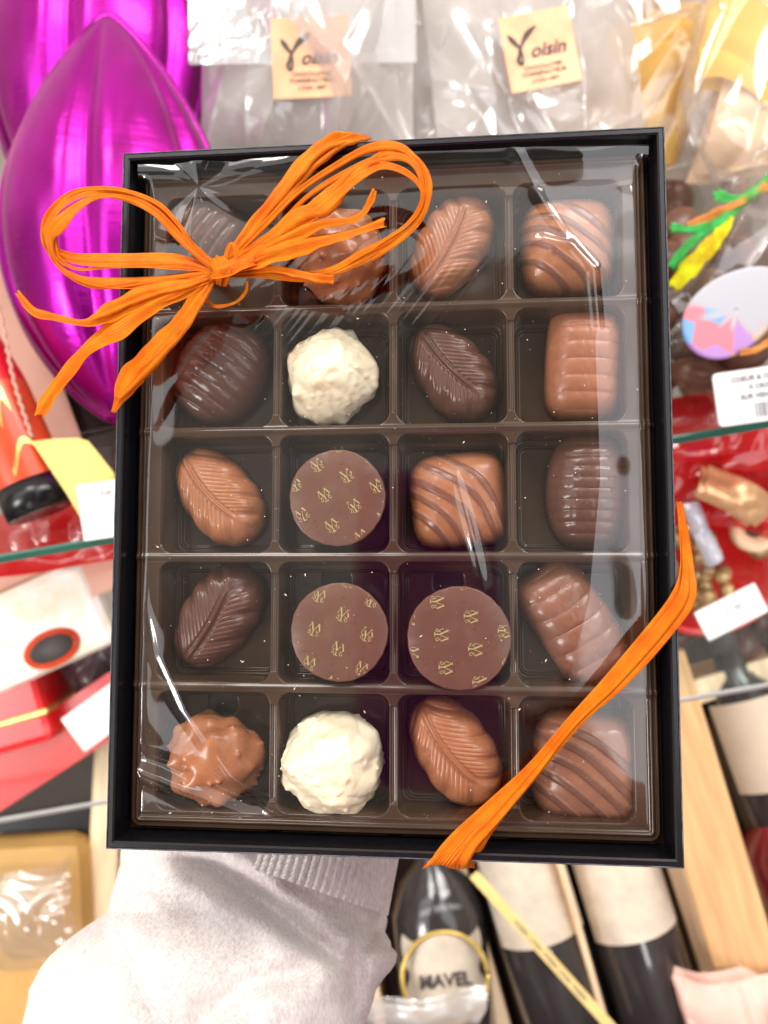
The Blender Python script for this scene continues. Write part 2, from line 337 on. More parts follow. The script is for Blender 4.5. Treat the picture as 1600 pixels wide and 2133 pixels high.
tray = obj('moulded_tray', height('moulded_tray', np.linspace(-.0866, .0866, 700), np.linspace(-.1120, .1120, 900), trayz), TRAY, M=BOX)
tag(tray, 'shiny dark brown plastic tray with four by five square compartments inside the black box', 'tray')
# ------------------------------------------------------------------ chocolates
def dome(name, outl, prof, detail, nt_=176, ns=64, attr=None, hmax=.012):
    """outl(theta)->radius vector scale, prof(s)->(radius factor, height 0..1)"""
    th = np.linspace(0, 2*PI, nt_, endpoint=False); V = []; A = []
    s = np.linspace(0, 1, ns); rf, hz = prof(s)
    ox, oy = outl(th)
    X = rf[:, None] * ox[None]; Y = rf[:, None] * oy[None]; Z = np.repeat(hz[:, None], nt_, 1) * hmax
    Z = Z + detail(X, Y, np.repeat(s[:, None], nt_, 1), np.repeat(th[None], ns, 0)) * (hz[:, None] > .04)
    V = np.stack([X.ravel(), Y.ravel(), Z.ravel()], 1)
    f = gridfaces(nt_, ns, True); f.append(tuple(reversed(range((ns-1)*nt_, ns*nt_)))); f = [tuple(reversed(q)) for q in f]
    return mesh(name, V, f, attr={k: a(X, Y) for k, a in attr.items()} if attr else None)
def prof_round(flat=.45, p=2.4, side=.2, draft=1.0):
    def g(s):
        k = 1 - side; t = np.clip(s / k, 0, 1); ang = t * PI / 2
        r = np.sin(ang) ** (1.0); r = t * flat + (1-flat) * r
        h = side + (1 - side) * (1 - np.clip(r, 0, 1) ** p) ** (1 / 1.9)
        low = s > k; q = np.clip((s - k) / side, 0, 1)
        r = np.where(low, 1 + .0 * q, r * 1.0); h = np.where(low, side * (1 - q), h)
        r = np.maximum(r, 1e-4); return r, h
    return g
def super_(a, b, e, lob=0, nl=0, ph=0):
    def o(th):
        c, s_ = np.cos(th), np.sin(th); r = (np.abs(c / a) ** e + np.abs(s_ / b) ** e) ** (-1 / e)
        r = r * (1 + lob * (np.abs(np.sin(nl * th / 2 + ph)) - .5)); return r * c, r * s_
    return o
def leaf_detail(X, Y, s, th):
    L, W = .0187, .0119; u = X / L; v = Y / W; mid = .26 * (u + .35) ** 2 - .12; d = v - mid; ad = np.abs(d)
    inside = ss(1.0, .82, np.hypot(u, v * .95))
    q = u - .62 * ad ** .85
    lobe = np.abs(np.sin(q * 6.3 + .4)); edge = ss(.35, .85, np.hypot(u * .92, v)); z = .0017 * (lobe ** .8 - .62) * edge * ss(1.02, .9, np.hypot(u, v))
    wob = .25 * n2(X * 300, Y * 300, 3)
    vv = np.abs(np.sin(q * 31 + .8 + wob)) ** .5
    z += .00036 * (vv - .7) * ss(.04, .16, ad) * ss(.86, .6, ad) * inside * ss(.85, .6, u) * ss(-.95, -.8, u)
    rib = np.exp(-(ad / .038) ** 2) - .55 * np.exp(-((ad - .09) / .045) ** 2)
    z += .0009 * rib * ss(-.9, -.78, u) * ss(.62, .4, u)
    z += .0004 * n2(X * 160, Y * 160, 2) - .0006 * ss(.75, .2, np.hypot(u, v))
    return z
def leaf_out(th):
    c, s_ = np.cos(th), np.sin(th); a, b = .0187, .0119
    r = (np.abs(c / a) ** 2.25 + np.abs(s_ / b) ** 2.25) ** (-1 / 2.25); u = r * c / a; v = np.abs(r * s_ / b)
    lobe = np.abs(np.sin((u - .62 * v ** .85) * 6.3 + .4)); return r * c * (1 + .0 * u), r * s_ * (1 + .05 * (lobe - .7) * ss(.3, .7, v)) * (1 + .08 * u)
LEAF = dome('leaf_shell', leaf_out, prof_round(.55, 2.6, .16), leaf_detail, 260, 96, hmax=.0125)
def stripes(seed, ang=-52, n=5, curve=60):
    def m(X, Y):
        a = math.radians(ang); t = X * math.cos(a) + Y * math.sin(a); w = -X * math.sin(a) + Y * math.cos(a)
        w = w + curve * .25 * t * t + .0004 * np.sin(t * 260 + seed) ; z = np.zeros(X.shape)
        r = random.Random(seed); p = -.0125
        for k in range(n):
            ww = .0009 + .0004 * r.random(); z = np.maximum(z, ss(1.25, .8, np.abs(w - p - .10 * t * (r.random() - .5)) / ww)); p += .0046 + .0016 * r.random()
        return z
    return m
def square(name, seed, ang):
    st = stripes(seed, ang)
    return dome(name, super_(.0160, .0158, 4.2, .012, 5, seed), prof_round(.62, 3.4, .2),
        lambda X, Y, s, th: .0006 * st(X, Y) + .0013 * n2(X * 110, Y * 110, seed) + .0004 * n2(X * 320, Y * 320, seed + 1), 220, 88, attr={'stripe': st}, hmax=.0125)
def ribbed(name, a, b, e, nr, seed, amp=.0006, hm=.013, taper=0):
    def det(X, Y, s, th):
        ph = X / a * nr * PI + 1.0 * (Y / b) ** 2 + .7 * n2(X * 90, Y * 120, seed); w = np.abs(np.sin(ph / 2))
        return amp * (w ** .55 - .6) * ss(1.0, .75, np.hypot(X / a * .9, Y / b * .9)) + .0011 * n2(X * 80, Y * 80, seed + 2) + .00016 * n2(X * 500, Y * 900, seed + 3)
    return dome(name, super_(a, b, e, .01, 7, seed), prof_round(.45, 2.3 if e < 3 else 3.0, .18), det, 220, 88, hmax=hm)
def rocher(name, seed, R=.0152, spike=.7, white=False):
    r = np.random.default_rng(seed); nb = 46; pa = r.random(nb) * 2 * PI; pr = np.sqrt(r.random(nb)) * 1.25; amp = (.4 + r.random(nb)) * (.0009 if white else .0014); wd = .12 + .16 * r.random(nb)
    ns_ = 26 if white else 15; sa = r.random(ns_) * 2 * PI; sr = .25 + .95 * r.random(ns_); sw = .045 + .03 * r.random(ns_)
    nt_, ns = 230, 100; th = np.linspace(0, 2*PI, nt_, endpoint=False); s = np.linspace(0, 1, ns); ph = s * 2.2      # polar angle
    P = np.stack([np.sin(ph)[:, None]*np.cos(th), np.sin(ph)[:, None]*np.sin(th), np.cos(ph)[:, None]*np.ones(nt_)], -1)
    q = 1.0
    D = np.zeros(P.shape[:2])
    def dirv(a, rr): ang = rr * 1.45; return np.array([math.sin(ang)*math.cos(a), math.sin(ang)*math.sin(a), math.cos(ang)])
    for a, rr, am, w in zip(pa, pr, amp, wd): D += am * np.exp(-((np.sum((P - dirv(a, rr))**2, -1)) / (w*w)))
    for a, rr, w in zip(sa, sr, sw): dd = np.sqrt(np.sum((P - dirv(a, rr))**2, -1)); D += spike * .0022 * np.exp(-dd / w)
    D += (.0016 * (np.abs(n2(P[..., 0]*4.5 + P[..., 2]*2, P[..., 1]*4.5 - P[..., 2]*2.5, seed + 2))) + .0004 * n2(P[..., 0]*10, P[..., 1]*10 + P[..., 2]*5, seed + 1) if white else 0) + (.0009 if white else .0022) * n2(P[..., 0]*2.6 + P[..., 2], P[..., 1]*2.6 - P[..., 2], seed)
    R_ = R * (.985 if white else .95) + D; Q = P * R_[..., None]; Q[..., 2] = np.maximum(Q[..., 2] * .98, -.006) + .006
    f = gridfaces(nt_, ns, True); f.append(tuple(reversed(range((ns-1)*nt_, ns*nt_)))); f = [tuple(reversed(x)) for x in f]
    return mesh(name, Q.reshape(-1, 3), f)
def disc_me():
    R = .0159; prof = [(1e-5, .0088), (.004, .0088), (.0042, .00875), (R*.5, .0088), (R*.97, .0088), (R*.992, .00865), (R, .0083), (R*1.0, .0076), (R*.965, .0072), (R*.93, .004), (R*.90, .0)]
    n = 128; V = []
    for k, (r, z) in enumerate(prof):
        for i in range(n): a = 2*PI*i/n; w = 1 + (.006 * math.sin(5*a + 1) + .004 * math.sin(23*a) if 5 <= k <= 8 else 0); V.append((r*w*math.cos(a), r*w*math.sin(a), z))
    f = [tuple(reversed(q)) for q in gridfaces(n, len(prof), True)]; f.append(tuple(reversed(range(n*(len(prof)-1), n*len(prof))))[::-1]); return mesh('disc_shell', V, f)
DISCM = disc_me()
def emblem_strokes():
    S = [[(-.46, .50, .07), (-.24, .50, .07)], [(.12, .50, .07), (.34, .50, .07)]]
    S += [[(-.36, .50, .15), (-.06, -.16, .17)], [(-.06, -.16, .07), (.22, .50, .07)], [(.22, .50, .15), (.46, -.02, .15)], [(-.06, -.16, .13), (-.06, -.50, .13)], [(-.24, -.52, .10), (.12, -.52, .10)]]
    S += [[(-.36, .46, .06), (-.50, .02, .06), (-.36, -.14, .07), (-.24, -.30, .08), (-.34, -.46, .07), (-.48, -.38, .06), (-.40, -.22, .06), (-.20, -.04, .06)]]
    S += [[(.46, .0, .06), (.30, -.14, .07), (.20, -.30, .08), (.32, -.46, .07), (.46, -.38, .06), (.38, -.22, .06), (.14, -.04, .06)]]
    return S
def prints(rot, ox, oy, seed, e1, e2, R=.0157, z=.00892):
    m = MB(); r = random.Random(seed); S = emblem_strokes(); ca, sa = math.cos(rot), math.sin(rot); k = .0040; P_ = .000156; e1 = (e1[0]*P_, -e1[1]*P_); e2 = (e2[0]*P_, -e2[1]*P_)
    for i in range(-3, 4):
        for j in range(-3, 4):
            bx = i*e1[0] + j*e2[0] + ox*P_; by = i*e1[1] + j*e2[1] - oy*P_
            for st in S:
                for (x0, y0, w0), (x1, y1, w1) in zip(st[:-1], st[1:]):
                    n = 3
                    for q in range(n):
                        t0, t1 = q/n, (q+1)/n; a = (x0+(x1-x0)*t0, y0+(y1-y0)*t0); b = (x0+(x1-x0)*t1, y0+(y1-y0)*t1)
                        if r.random() < .06: continue
                        dx, dy = b[0]-a[0], b[1]-a[1]; l = math.hypot(dx, dy) or 1; nx, ny = -dy/l, dx/l; wa = w0 + (w1-w0)*t0; P = []
                        for (p, sg) in ((a, 1), (b, 1), (b, -1), (a, -1)):
                            X = p[0] + nx*sg*wa*.37; Y = p[1] + ny*sg*wa*.37; X, Y = X*k, Y*k; P.append((bx + X*ca - Y*sa, by + X*sa + Y*ca))
                        if all(math.hypot(*p) < R*.985 for p in P): m.add([(p[0], p[1], z) for p in P], [(3, 2, 1, 0)])
    return m.me('gold_print')
CH = [  # kind, px, py, angle(deg, ccw in picture), scale
 ('oval_d', 425, 478, -38, .98, 'dark ribbed oval chocolate half hidden under the orange bow in the top left compartment'),
 ('rocher_m', 715, 535, 20, 1.05, 'bumpy milk chocolate cluster behind the loops of the orange bow in the top row'),
 ('leaf_m', 940, 503, 58, 1.03, 'milk chocolate leaf with raised veins in the top row beside the bow'),
 ('square_a', 1186, 506, 0, 1.02, 'milk chocolate square with dark stripes in the top right compartment under the film glare'),
 ('oval_d', 455, 772, 57, 1.14, 'dark ribbed oval chocolate in the second row left of the white cluster'),
 ('rocher_w', 690, 783, 0, 1.0, 'smooth cream white chocolate cluster in the second row beside the dark leaf'),
 ('leaf_d', 942, 770, -53, 1.04, 'dark chocolate leaf in the second row right of the white cluster'),
 ('log_m', 1222, 752, 87, 1.0, 'upright ribbed milk chocolate bar with rounded top in the second row of the right column'),
 ('leaf_m', 449, 1032, -52, 1.05, 'light milk chocolate leaf in the left column beside the topmost gold printed disc'),
 ('disc', 702, 1036, 0, 1.0, 'round brown disc with gold emblems in the third row, above another disc'),
 ('square_b', 956, 1040, 4, 1.03, 'milk chocolate square with dark diagonal stripes right of the upper disc'),
 ('oval_e', 1232, 1020, 88, 1.04, 'dark finely ribbed oval chocolate standing upright in the third row of the right column'),
 ('leaf_d', 448, 1285, 55, 1.07, 'dark chocolate leaf with faint veins in the left column, fourth row'),
 ('disc', 706, 1318, 0, 1.0, 'round brown disc with gold emblems in the fourth row beneath the first disc'),
 ('disc', 956, 1328, 0, 1.04, 'round brown disc with sideways gold emblems beside the tilted ribbed bar'),
 ('log_d', 1198, 1300, -56, 1.08, 'tilted ribbed brown chocolate bar in the fourth row, crossed by the orange ribbon end'),
 ('rocher_m2', 451, 1580, 0, 1.0, 'knobbly milk chocolate cluster in the bottom left compartment'),
 ('rocher_w2', 692, 1586, 60, 1.06, 'craggy cream white chocolate cluster in the bottom row with a tiny red fleck'),
 ('leaf_m', 946, 1568, -55, 1.05, 'milk chocolate leaf in the bottom row touched by the orange ribbon'),
 ('square_c', 1228, 1600, -3, 1.12, 'large milk chocolate square with long dark ridges in the bottom right compartment'),
]
MESHES = {'oval_d': (ribbed('ribbed_oval', .0170, .0142, 2.3, 8, 2, .0010), DARK), 'oval_e': (ribbed('fine_oval', .0196, .0140, 2.4, 11, 5, .0005), DARK),
 'log_m': (ribbed('ribbed_bar', .0196, .0132, 4.4, 7, 3, .0006), LOGM), 'log_d': (ribbed('ribbed_bar_long', .0204, .0118, 4.6, 7, 6, .0007), choc('brown_bar_chocolate', (.24, .10, .06))),
 'leaf_m': (LEAF, MILK), 'square_a': (square('striped_square', 1, -35), STRIPED), 'square_b': (square('striped_square', 4, -48), STRIPED), 'square_c': (square('striped_square', 7, -33), choc('striped_brown_chocolate', (.30, .135, .08), (.17, .077, .05))),
 'rocher_m': (rocher('nut_cluster', 3, spike=.6), NUTTY), 'rocher_m2': (rocher('nut_cluster', 8, spike=.75), NUTTY), 'rocher_w': (rocher('white_cluster', 21, spike=.3, white=True), WHITE), 'rocher_w2': (rocher('white_cluster', 34, spike=.6, white=True), WHITE), 'disc': (DISCM, DISC)}
LEAFD = LEAF.copy(); MESHES['leaf_d'] = (LEAFD, DARK)
NM = {'oval_d': 'oval_chocolate', 'oval_e': 'oval_chocolate', 'log_m': 'chocolate_bar', 'log_d': 'chocolate_bar', 'leaf_m': 'leaf_chocolate', 'leaf_d': 'leaf_chocolate', 'square_a': 'striped_chocolate', 'square_b': 'striped_chocolate', 'square_c': 'striped_chocolate',
      'rocher_m': 'nut_cluster_chocolate', 'rocher_m2': 'nut_cluster_chocolate', 'rocher_w': 'white_cluster_chocolate', 'rocher_w2': 'white_cluster_chocolate', 'disc': 'disc_chocolate'}
dk = 0
for kind, px, py, ang, sc, label in CH:
    me, mat = MESHES[kind]; top = .0105; zb = ZF - .0005
    p = bp(px, py, zb + .007)
    if kind == 'disc': zb = ZT - .0065; p = bp(px, py, zb + .0088)
    M = BOX @ Matrix.Translation((p.x, p.y, zb)) @ Matrix.Rotation(math.radians(ang), 4, 'Z') @ Matrix.Scale(sc, 4)
    if kind == 'disc': M = M @ Matrix.Rotation(math.radians([1, -1.5, 1.5][dk]), 4, 'X')
    o = obj(NM[kind], me, mat, M=M); tag(o, label, 'chocolate', 'chocolates in the tray')
    if kind == 'disc':
        rot = [.5, -.38, -1.6][dk]; off = [(-26, -6), (9, -35), (-34, -6)][dk]; ee = [((63, 23), (16, 64)), ((60, -30), (-10, 70)), ((66, 28), (8, 64))][dk]
        obj('gold_print', prints(rot, off[0], off[1], dk, *ee), GOLD, o); dk += 1
#==FILM==
# ------------------------------------------------------------------ clear film over the tray
ZW = -.0040
def filmz(X, Y):
    PX, PY = proj(X, Y, np.full(X.shape, ZW)); Z = np.full(X.shape, ZW)
    Z += .0007 * n2(X * 13, Y * 9, 1) + .00022 * n2(X * 34, Y * 26, 2)
    # long faint strain lines running up to the knot
    a = math.radians(52); U = X*math.cos(a) + Y*math.sin(a); Wv = -X*math.sin(a) + Y*math.cos(a)
    Z += .000045 * n2(U * 60, Wv * 900, 3) * np.exp(-(((PX - 740) / 260) ** 2 + ((PY - 660) / 130) ** 2)) * 2
    # fan of creases at the top left corner
    ax, ay = 415, 392; r = np.hypot(PX - ax, PY - ay); th = np.arctan2(PY - ay, PX - ax)
    Z += .0017 * np.sin(th * 4 + .8 + r / 160) * (r / 110) * np.exp(-r / 130) + .0003 * np.abs(np.sin(th * 7 + r / 60)) * (r / 60) * np.exp(-r / 80)
    # fold running out of the bottom left corner
    d, s, t = segdist(PX, PY, [(262, 1600), (330, 1625), (450, 1680), (640, 1760)]); Z += .0024 * np.exp(-(d / 20) ** 2) * (1 - .6 * t) - .0014 * np.exp(-((d - 34) / 18) ** 2) * (s > 0)
    q = np.interp(PY, [1000, 1250, 1370, 1480, 1620, 1740, 1800], [296, 300, 322, 372, 470, 610, 700]) - PX; qq = np.maximum(q, 0); Z -= .000013 * (np.sqrt(qq * qq + 64) - 8) * ss(170, 60, qq) * ss(1000, 1350, PY) + .0004 * np.exp(-(q / 9) ** 2) * ss(1100, 1400, PY)
    # rolled right hand side
    q = PX - np.interp(PY, [300, 420, 560, 700, 1000, 1250, 1500, 1760], [1060, 1130, 1225, 1240, 1250, 1225, 1160, 1120]); Z -= .0000065 * np.maximum(q, 0) ; Z += .00035 * np.exp(-(q / 14) ** 2) * ss(1250, 900, PY)
    d, s, t = segdist(PX, PY, [(940, 960), (975, 1090), (1010, 1230)]); Z += .0010 * np.exp(-(d / 10) ** 2) * np.sin(t * PI)
    d, s, t = segdist(PX, PY, [(1130, 500), (1190, 515), (1235, 560), (1245, 680)]); Z += .0009 * np.exp(-(d / 13) ** 2)
    for pts in ([(1338, 330), (1345, 800), (1352, 1300), (1372, 1740)], [(300, 400), (296, 900), (292, 1300), (288, 1600)]):
        d, s, t = segdist(PX, PY, pts); Z += .0012 * np.exp(-(d / 7) ** 2)
    e = rrect(X, Y, .0003, .0010, .0850, .1102, .004); Z -= .009 * ss(-.0055, -.0002, e) ** 1.3 * ss(.1085, .100, Y); Z += .0022 * ss(.098, .111, Y)
    Z += .0012 * n2(X * 70, Y * 70, 5) * ss(-.02, -.002, e)
    return Z
fx = np.linspace(-.0846, .0852, 430); fy = np.linspace(-.1092, .1112, 540)
film = obj('clear_film_wrap', height('clear_film_wrap', fx, fy, filmz), FILM, M=BOX)
tag(film, 'clear creased plastic film stretched over the tray of chocolates inside the black box', 'film')
def specks(n, hx, hy, zf, seed, r0=.00016):
    m = MB(); r = random.Random(seed)
    for k in range(n):
        x, y = r.uniform(-hx, hx), r.uniform(-hy, hy); a = r.uniform(0, 6.3); q = r0 * r.choice((.45, .6, .6, .8, 1.4)); l = q * r.choice((1, 1, 1, 2.6)); z = zf(x, y)
        c, t = math.cos(a), math.sin(a); m.add([(x + u*l*c - v*q*t, y + u*l*t + v*q*c, z + .00012*w) for u, v, w in ((1, 0, 0), (.2, .8, 1), (-1, .3, 0), (-.3, -.9, 1))], [(0, 1, 2, 3)])
    return m.me('dust')
_f = lambda x, y: float(filmz(np.array([[x]]), np.array([[y]]))[0, 0]) + .0002
obj('dust', specks(420, .080, .105, _f, 5), plain('pale_dust', (.75, .68, .6), .8), film)['kind'] = 'stuff'
# ------------------------------------------------------------------ raffia bow
bow = thing('raffia_bow', 'bright orange raffia ribbon tied in a bow over the upper left of the black box', 'ribbon', BOX)
def strand(name, pts, wid, mat=ORANGE, twist=0, tw0=0, parent=bow, n=9, fr=bp, curl=.25, seed=0, jag=True, endx=None):
    """pts (px, py, height mm above the rim plane); wid width in photo pixels, list or number"""
    r = random.Random(seed * 7 + len(pts)); K = len(pts); C = []
    ww = wid if hasattr(wid, '__len__') else [wid] * K
    for (px, py, z), w in zip(pts, ww): p = fr(px, py, z / 1000.0); C.append((p.x, p.y, p.z, w * .000160))
    Q = crom(C, n); V = []; A = []; nc = 7
    for i, q in enumerate(Q):
        a = Q[max(0, i-1)][:3]; b = Q[min(len(Q)-1, i+1)][:3]; t = Vector(b - a).normalized(); side = t.cross(Vector((0, 0, 1)))
        if side.length < .5 and i: side = prev - t * prev.dot(t)
        if side.length < .05: side = Vector((1, 0, 0))
        side.normalize()
        if endx is not None and i / (len(Q)-1) > endx: side = side.lerp(Vector((-1, 0, 0)), min(1, (i / (len(Q)-1) - endx) / .1)).normalized()
        prev = side.copy(); nn = side.cross(t).normalized(); f = i / (len(Q) - 1); an = tw0 + twist * f + .22 * math.sin(f * 9 + seed)
        sd = side * math.cos(an) + nn * math.sin(an); nu = nn * math.cos(an) - side * math.sin(an); w = q[3] * (1 + (.10 * math.sin(f * 23 + seed * 3) + .06 * math.sin(f * 51 + seed)) * (1 if jag else .25))
        for k in range(nc):
            c = k / (nc - 1) * 2 - 1; fold = .28 * math.cos(c * PI * 1.5 + seed) * min(w, .003 if endx else .005 if parent is bow else .002) + curl * .5 * min(w, .004) * (c * c) * math.sin(f * 4 + seed)
            if jag and (i == 0 or i == len(Q) - 1): fold += 0; ext = (t * (r.uniform(-.5, .5)) * w * .5)
            else: ext = Vector((0, 0, 0))
            V.append(Vector(q[:3]) + sd * c * w * .5 + nu * fold * .6 + ext); A.append(c)
    nv = len(V); th = .00012
    me = mesh(name, V, gridfaces(nc, len(Q)), attr={'across': A})
    o = obj(name, me, mat, parent); md = o.modifiers.new('s', 'SOLIDIFY'); md.thickness = th; return o
K = (452, 566, 9)
def fan(name, base, spread, widths, tw=0, seed=0, **kw):
    for i, w in enumerate(widths):
        off = spread[i]; pts = [(x + off * math.sin(PI * j / (len(base) - 1)) * .9, y + off * .6 * math.sin(PI * j / (len(base) - 1)), z + (i % 3) * .5) for j, (x, y, z) in enumerate(base)]
        strand(name, pts, w, twist=tw, seed=seed + i, **kw)
# left loop
LL = [[(452, 562, 8), (400, 515, 9), (352, 462, 9), (310, 425, 9), (255, 400, 10), (200, 398, 12), (150, 412, 14), (110, 445, 15), (96, 480, 15), (104, 515, 13), (150, 537, 11), (230, 542, 9), (330, 542, 8), (400, 550, 8), (450, 566, 8)],
      [(452, 560, 9), (405, 525, 10), (365, 485, 10), (320, 440, 10), (262, 412, 11), (205, 410, 13), (160, 432, 15), (122, 470, 16), (104, 500, 15), (118, 548, 12), (170, 580, 10), (250, 588, 8), (340, 585, 8), (400, 574, 8), (450, 570, 8)],
      [(450, 558, 8), (395, 510, 9), (350, 470, 9), (300, 432, 10), (240, 410, 10), (190, 412, 12), (140, 436, 14), (118, 470, 15), (112, 500, 14), (125, 540, 12), (165, 560, 10), (225, 556, 9), (330, 552, 8), (400, 556, 8), (450, 568, 8)],
      [(452, 560, 8), (410, 520, 9), (372, 468, 10), (335, 428, 10), (280, 402, 11), (215, 392, 12), (150, 402, 14), (100, 450, 15), (92, 498, 14), (112, 540, 12), (140, 572, 11), (200, 598, 9), (300, 588, 8), (390, 575, 8), (450, 572, 8)]]
LW = [[16, 17, 18, 18, 14, 14, 18, 24, 20, 14, 24, 32, 34, 26, 12], [12, 16, 17, 14, 9, 10, 18, 26, 16, 10, 14, 30, 34, 24, 10], [10, 9, 8, 9, 8, 8, 9, 12, 14, 10, 8, 8, 10, 9, 8], [8, 9, 10, 9, 9, 10, 12, 14, 12, 8, 7, 8, 9, 10, 8]]
for i, (p, w) in enumerate(zip(LL, LW)): strand('loop', p, w, seed=i)
# right loop (outer, middle, inner strands)
RL = [[(462, 560, 9), (540, 480, 11), (620, 400, 13), (700, 345, 15), (770, 308, 17), (830, 305, 18), (868, 335, 18), (888, 385, 17), (885, 435, 15), (850, 480, 13), (790, 520, 11), (700, 562, 9), (600, 575, 8), (520, 572, 8), (460, 572, 8)],
      [(462, 560, 9), (560, 490, 11), (640, 410, 13), (720, 360, 15), (790, 330, 17), (845, 330, 18), (875, 365, 18), (878, 420, 16), (850, 465, 14), (800, 500, 12), (740, 540, 10), (680, 565, 9), (600, 570, 8), (520, 570, 8), (460, 570, 8)],
      [(462, 560, 9), (560, 498, 12), (650, 440, 14), (705, 395, 15), (750, 360, 16), (800, 345, 17), (850, 362, 18), (880, 400, 17), (862, 450, 14), (815, 495, 12), (755, 525, 11), (690, 560, 9), (600, 574, 8), (520, 570, 8), (460, 570, 8)],
      [(462, 560, 9), (530, 510, 11), (610, 465, 13), (680, 410, 14), (745, 358, 16), (800, 318, 17), (850, 318, 18), (884, 352, 18), (893, 400, 17), (870, 462, 14), (815, 515, 12), (750, 548, 10), (650, 580, 9), (540, 574, 8), (460, 572, 8)]]
RW = [[12, 12, 11, 13, 20, 16, 9, 8, 9, 11, 12, 14, 14, 14, 10], [10, 10, 10, 12, 14, 14, 9, 8, 8, 9, 9, 10, 12, 12, 10], [9, 24, 30, 34, 30, 14, 9, 8, 8, 12, 14, 10, 10, 10, 9], [8, 8, 8, 8, 10, 12, 10, 9, 12, 12, 8, 8, 10, 9, 8]]
for i, (p, w) in enumerate(zip(RL, RW)): strand('loop', p, w, seed=10 + i)
# tails to the right
for i, (p, w) in enumerate([([(460, 566, 10), (540, 535, 12), (640, 508, 13), (720, 488, 13), (800, 462, 14)], [26, 46, 36, 24, 17]),
    ([(460, 562, 10), (560, 520, 12), (660, 470, 14), (740, 455, 14), (768, 425, 15), (780, 396, 16)], [14, 30, 22, 18, 16, 10]),
    ([(460, 570, 9), (560, 560, 10), (620, 570, 10), (665, 580, 10), (697, 583, 10)], [16, 16, 18, 18, 17]),
    ([(470, 560, 10), (560, 500, 12), (620, 450, 14), (680, 430, 14), (725, 380, 15), (752, 345, 16)], [10, 20, 30, 30, 22, 8])]): strand('tail', p, w, seed=20 + i, n=12)
# tails to the left
for i, (p, w) in enumerate([([(450, 572, 9), (380, 595, 11), (300, 618, 13), (230, 650, 15), (180, 672, 16), (120, 662, 17), (70, 648, 18), (36, 608, 18)], [20, 38, 42, 44, 18, 18, 16, 10]),
    ([(450, 574, 9), (385, 602, 11), (310, 640, 13), (235, 690, 15), (180, 730, 15), (130, 790, 15), (100, 830, 15), (80, 868, 16)], [18, 30, 36, 48, 34, 30, 27, 17]),
    ([(448, 576, 9), (420, 610, 10), (375, 670, 10), (320, 730, 10), (270, 790, 10), (236, 858, 10)], [12, 22, 30, 36, 42, 8]),
    ([(450, 576, 9), (425, 618, 10), (385, 680, 10), (330, 745, 10), (285, 790, 10), (245, 830, 11)], [8, 14, 16, 18, 20, 10]),
    ([(450, 574, 9), (390, 592, 12), (310, 612, 14), (240, 640, 16), (190, 664, 17)], [8, 16, 18, 20, 12])]): strand('tail', p, w, seed=30 + i, n=12)
strand('tail', [(430, 600, 8), (428, 622, 7), (450, 638, 7), (490, 630, 7), (512, 608, 7), (515, 585, 8)], [6, 8, 8, 7, 7, 5], seed=41)
strand('loop', [(474, 560, 12), (472, 530, 13), (482, 508, 14), (492, 520, 14), (488, 545, 13), (476, 572, 12)], [8, 9, 8, 9, 12, 8], seed=42)
# the knot: overlapping wraps round the waist of the bow
for i in range(4):
    x = 450 + i * 5; strand('knot', [(x - 6 + i, 545 - i * 2, 8), (x - 4, 540, 12), (x + 4, 552 + i, 15), (x + 6, 568, 15.5), (x + 4, 582, 13), (x + 2, 592, 9)], [16, 20, 22, 22, 20, 14], seed=50 + i, n=8, jag=False)
strand('knot', [(440, 578, 11), (452, 566, 16), (472, 560, 16), (500, 548, 14), (530, 538, 12)], [20, 30, 30, 34, 30], seed=57, jag=False)
# band over the top edge, and the one round the lower right corner
for i, (p, w) in enumerate([([(462, 560, 9), (520, 480, 6), (580, 405, 5), (640, 330, 4), (690, 294, 2.5), (735, 287, .8), (760, 288, -6)], [16, 24, 30, 34, 30, 22, 20]),
    ([(462, 562, 8), (535, 478, 5), (600, 400, 4), (655, 340, 3), (700, 305, 1.6), (740, 289, .8), (770, 287, -8)], [10, 18, 22, 24, 22, 18, 16])]): strand('band', p, w, seed=60 + i, n=12)
for i, (p, w) in enumerate([([(1416, 1045, -24), (1424, 1110, -12), (1431, 1180, -3), (1426, 1238, 1), (1385, 1300, 1.6), (1290, 1410, 1.6), (1200, 1500, 1.6), (1110, 1605, 1.6), (1020, 1700, 1.6), (972, 1755, 1.2), (940, 1796, .6), (936, 1804, -3), (935, 1806, -9)], [16, 26, 30, 44, 46, 40, 26, 30, 50, 72, 100, 104, 100]),
    ([(1418, 1070, -20), (1426, 1140, -8), (1429, 1200, 0), (1420, 1250, 2.2), (1372, 1316, 2.4), (1280, 1425, 2.4), (1195, 1510, 2.4), (1115, 1610, 2.4), (1035, 1705, 2.4), (988, 1755, 2.0), (962, 1796, 1.4), (958, 1805, -3), (957, 1807, -8)], [8, 12, 14, 20, 22, 16, 12, 18, 24, 30, 34, 34, 30])]): strand('band', p, w, seed=70 + i, n=12, jag=False, endx=.70)
